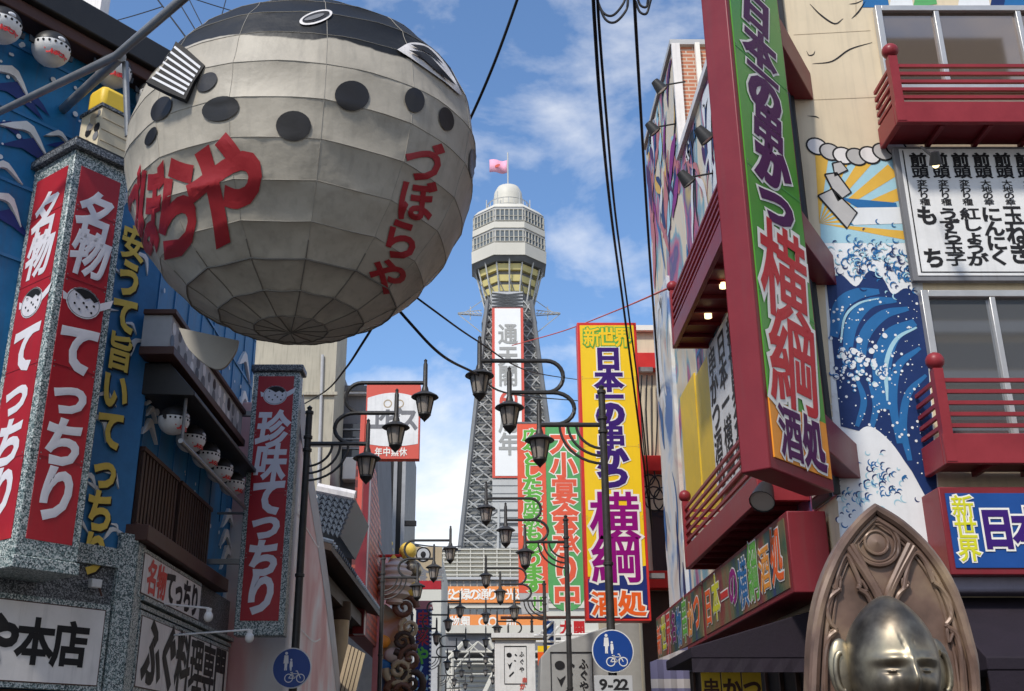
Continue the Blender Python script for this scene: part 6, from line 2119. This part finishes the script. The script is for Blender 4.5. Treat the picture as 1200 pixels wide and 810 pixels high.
# side booms
for sx in (-1, 1):
    m = MB()
    z0_ = tz(352); r_ = tw(33, 352)
    xe = tx + sx * tw(62, 352)
    for dz, dy in ((0, -.4), (0, .4), (.9, 0)):
        m.tube([(tx + sx * r_, YA + dy, z0_ + dz), (xe, YA + dy * .3, z0_ + .2 + dz * .2)], 0.11, 'towerlight', 4)
    for k in range(7):
        t0, t1 = k / 7, (k + 1) / 7
        X0, X1 = tx + sx * (r_ + (tw(62, 352) - r_) * t0), tx + sx * (r_ + (tw(62, 352) - r_) * t1)
        m.tube([(X0, YA - .3, z0_ + .1), (X1, YA, z0_ + .8 * (1 - t1) + .2)], 0.07, 'towerlight', 4)
    m.tube([(xe, YA, z0_ + .2), (tx + sx * tw(28, 375), YA, tz(378))], 0.10, 'towerlight', 4)
    m.tube([(tx + sx * (r_ + (tw(62, 352) - r_) * .7), YA, z0_ + .4), (tx + sx * tw(30, 330), YA, tz(333))], 0.09, 'towerlight', 4)
    m.tube([(xe - sx * 2.2, YA, z0_ - 1), (xe - sx * 2.2, YA, z0_ + 1.6)], 0.08, 'towerlight', 4)
    m.build('boom', tt)

# grey building behind the left roofline
FGB = facing(30)
s = thing('grey_block', 'pale grey tower block corner above the dark gutter at top left', 'building', (-14, 33, 0))
m = MB(); m.box(HF, -24, FGB.px(100, 20)[0], 30, 30.8, 0, 36, 'grey')
m.build('wall', s)
m = MB(); m.box(HF, FGB.px(100, 20)[0] - .3, FGB.px(128, 20)[0], 29.2, 29.9, 0, facing(30).px(120, 38)[1] + 8, 'off'); m.build('stair_core', s)

# ------------------------------------------------------------------ cables
def cable(pts, r, lab, sag=0.0, mt='cable', n=8):
    P3 = [Vector(p) for p in pts]
    if len(P3) == 2 and sag:
        a, b = P3
        P3 = [a.lerp(b, i / 12) - Vector((0, 0, sag * 4 * (i / 12) * (1 - i / 12))) for i in range(13)]
    elif len(P3) > 2:
        P3 = [Vector(p) for p in smooth_path(P3, n)]
    k = MB(); k.tube(P3, r, mt, 6)
    tag(k.build('overhead_cable'), lab, 'cable', 'overhead cables')
fpw = lambda x, y, Y: facing(Y).pw(x, y)
cable([fpw(618, -40, 8), fpw(606, 0, 8.3), fpw(580, 72, 8.7), fpw(553, 135, 9.2), fpw(525, 190, 9.6)], 0.014, 'black cable running down from the top edge to the balloon mouth')
for i, dx in enumerate((0, 5)):
    cable([fpw(694 + dx, -30, 9), fpw(697 + dx, 30, 9.6), fpw(704 + dx * 1.2, 130, 11), fpw(716 + dx, 250, 14), fpw(732 + dx, 370, 18), fpw(750 + dx, 510, 21), fpw(764, 620, 23.5)], 0.020 - i * 0.004, ('thicker black cable of the twin drop crossing the yellow sign', 'thinner black cable of the twin drop crossing the yellow sign')[i])
cable([fpw(742, -30, 9), fpw(745, 30, 9.6), fpw(752, 150, 11.5), fpw(760, 280, 14), fpw(770, 420, 18), fpw(780, 560, 21), fpw(786, 640, 22)], 0.018, 'single black cable dropping along the painted wall edge')
for i, (x0, y0, x1, y1, dp) in enumerate(((700, 0, 736, -4, 26), (698, -4, 733, -10, 22), (745, 2, 764, -6, 14), (747, -2, 762, -10, 10))):
    cable([fpw(x0, y0, 9.5), fpw(x0 + (x1 - x0) * .25, y0 + dp * .85, 9.5), fpw((x0 + x1) / 2 + 3, y0 + dp, 9.5), fpw(x1 - 2, y1 + dp * .6, 9.5), fpw(x1, y1, 9.5)], 0.014, ('outer slack loop of black cable at the top edge over the tower side', 'inner slack loop of black cable at the top edge over the tower side', 'larger small loop of cable beside the single drop', 'smaller loop of cable beside the single drop')[i])
cable([fpw(440, 330, 11), fpw(480, 378, 11), fpw(520, 418, 12), fpw(562, 440, 15), fpw(600, 462, 20), fpw(680, 470, 34)], 0.017, 'thick black cable from under the balloon past the lamp lanterns')
cable([fpw(450, 320, 11), fpw(506, 362, 11.5), fpw(560, 400, 14), fpw(620, 435, 20), fpw(684, 446, 30)], 0.012, 'thin black cable crossing the tower banner')
cable([fpw(445, 370, 10.5), fpw(425, 402, 10.8), fpw(405, 432, 13), fpw(382, 458, 17), fpw(352, 476, 22)], 0.014, 'black cable from the balloon belly to the beige building')
cable([fpw(600, 405, 34), fpw(660, 388, 30), fpw(720, 365, 24), fpw(790, 335, 15)], 0.016, 'thin dark red wire rising to the side balcony', mt='redborder')
cable([fpw(185, 0, 13), fpw(215, 40, 12), fpw(240, 75, 11), fpw(250, 95, 10.5)], 0.012, 'black wire from the top edge to the tail fin')
cable([fpw(208, 0, 14), fpw(247, 66, 12), fpw(252, 80, 11)], 0.009, 'thin black wire right of the tail fin')
cable([fpw(222, 0, 15), fpw(255, 62, 13)], 0.008, 'thin wire slanting behind the balloon back', sag=0.02)
cable([fpw(266, -5, 15), fpw(248, 60, 13)], 0.008, 'thin wire slanting the other way near the balloon back', sag=0.02)
cable([fpw(112, 30, 25), fpw(190, 8, 20)], 0.014, 'thin wire from the grey block to the steel boom', sag=0.03)
cable([fpw(225, -2, 20), fpw(330, 28, 20)], 0.012, 'thin wire across the sky above the balloon back', sag=0.03)
cable([fpw(440, 628, 60), fpw(540, 640, 110)], 0.06, 'distant pair wire low in the sky gap, upper one', sag=0.3)
cable([fpw(470, 634, 60), fpw(540, 645, 110)], 0.06, 'distant pair wire low in the sky gap, lower one', sag=0.3)
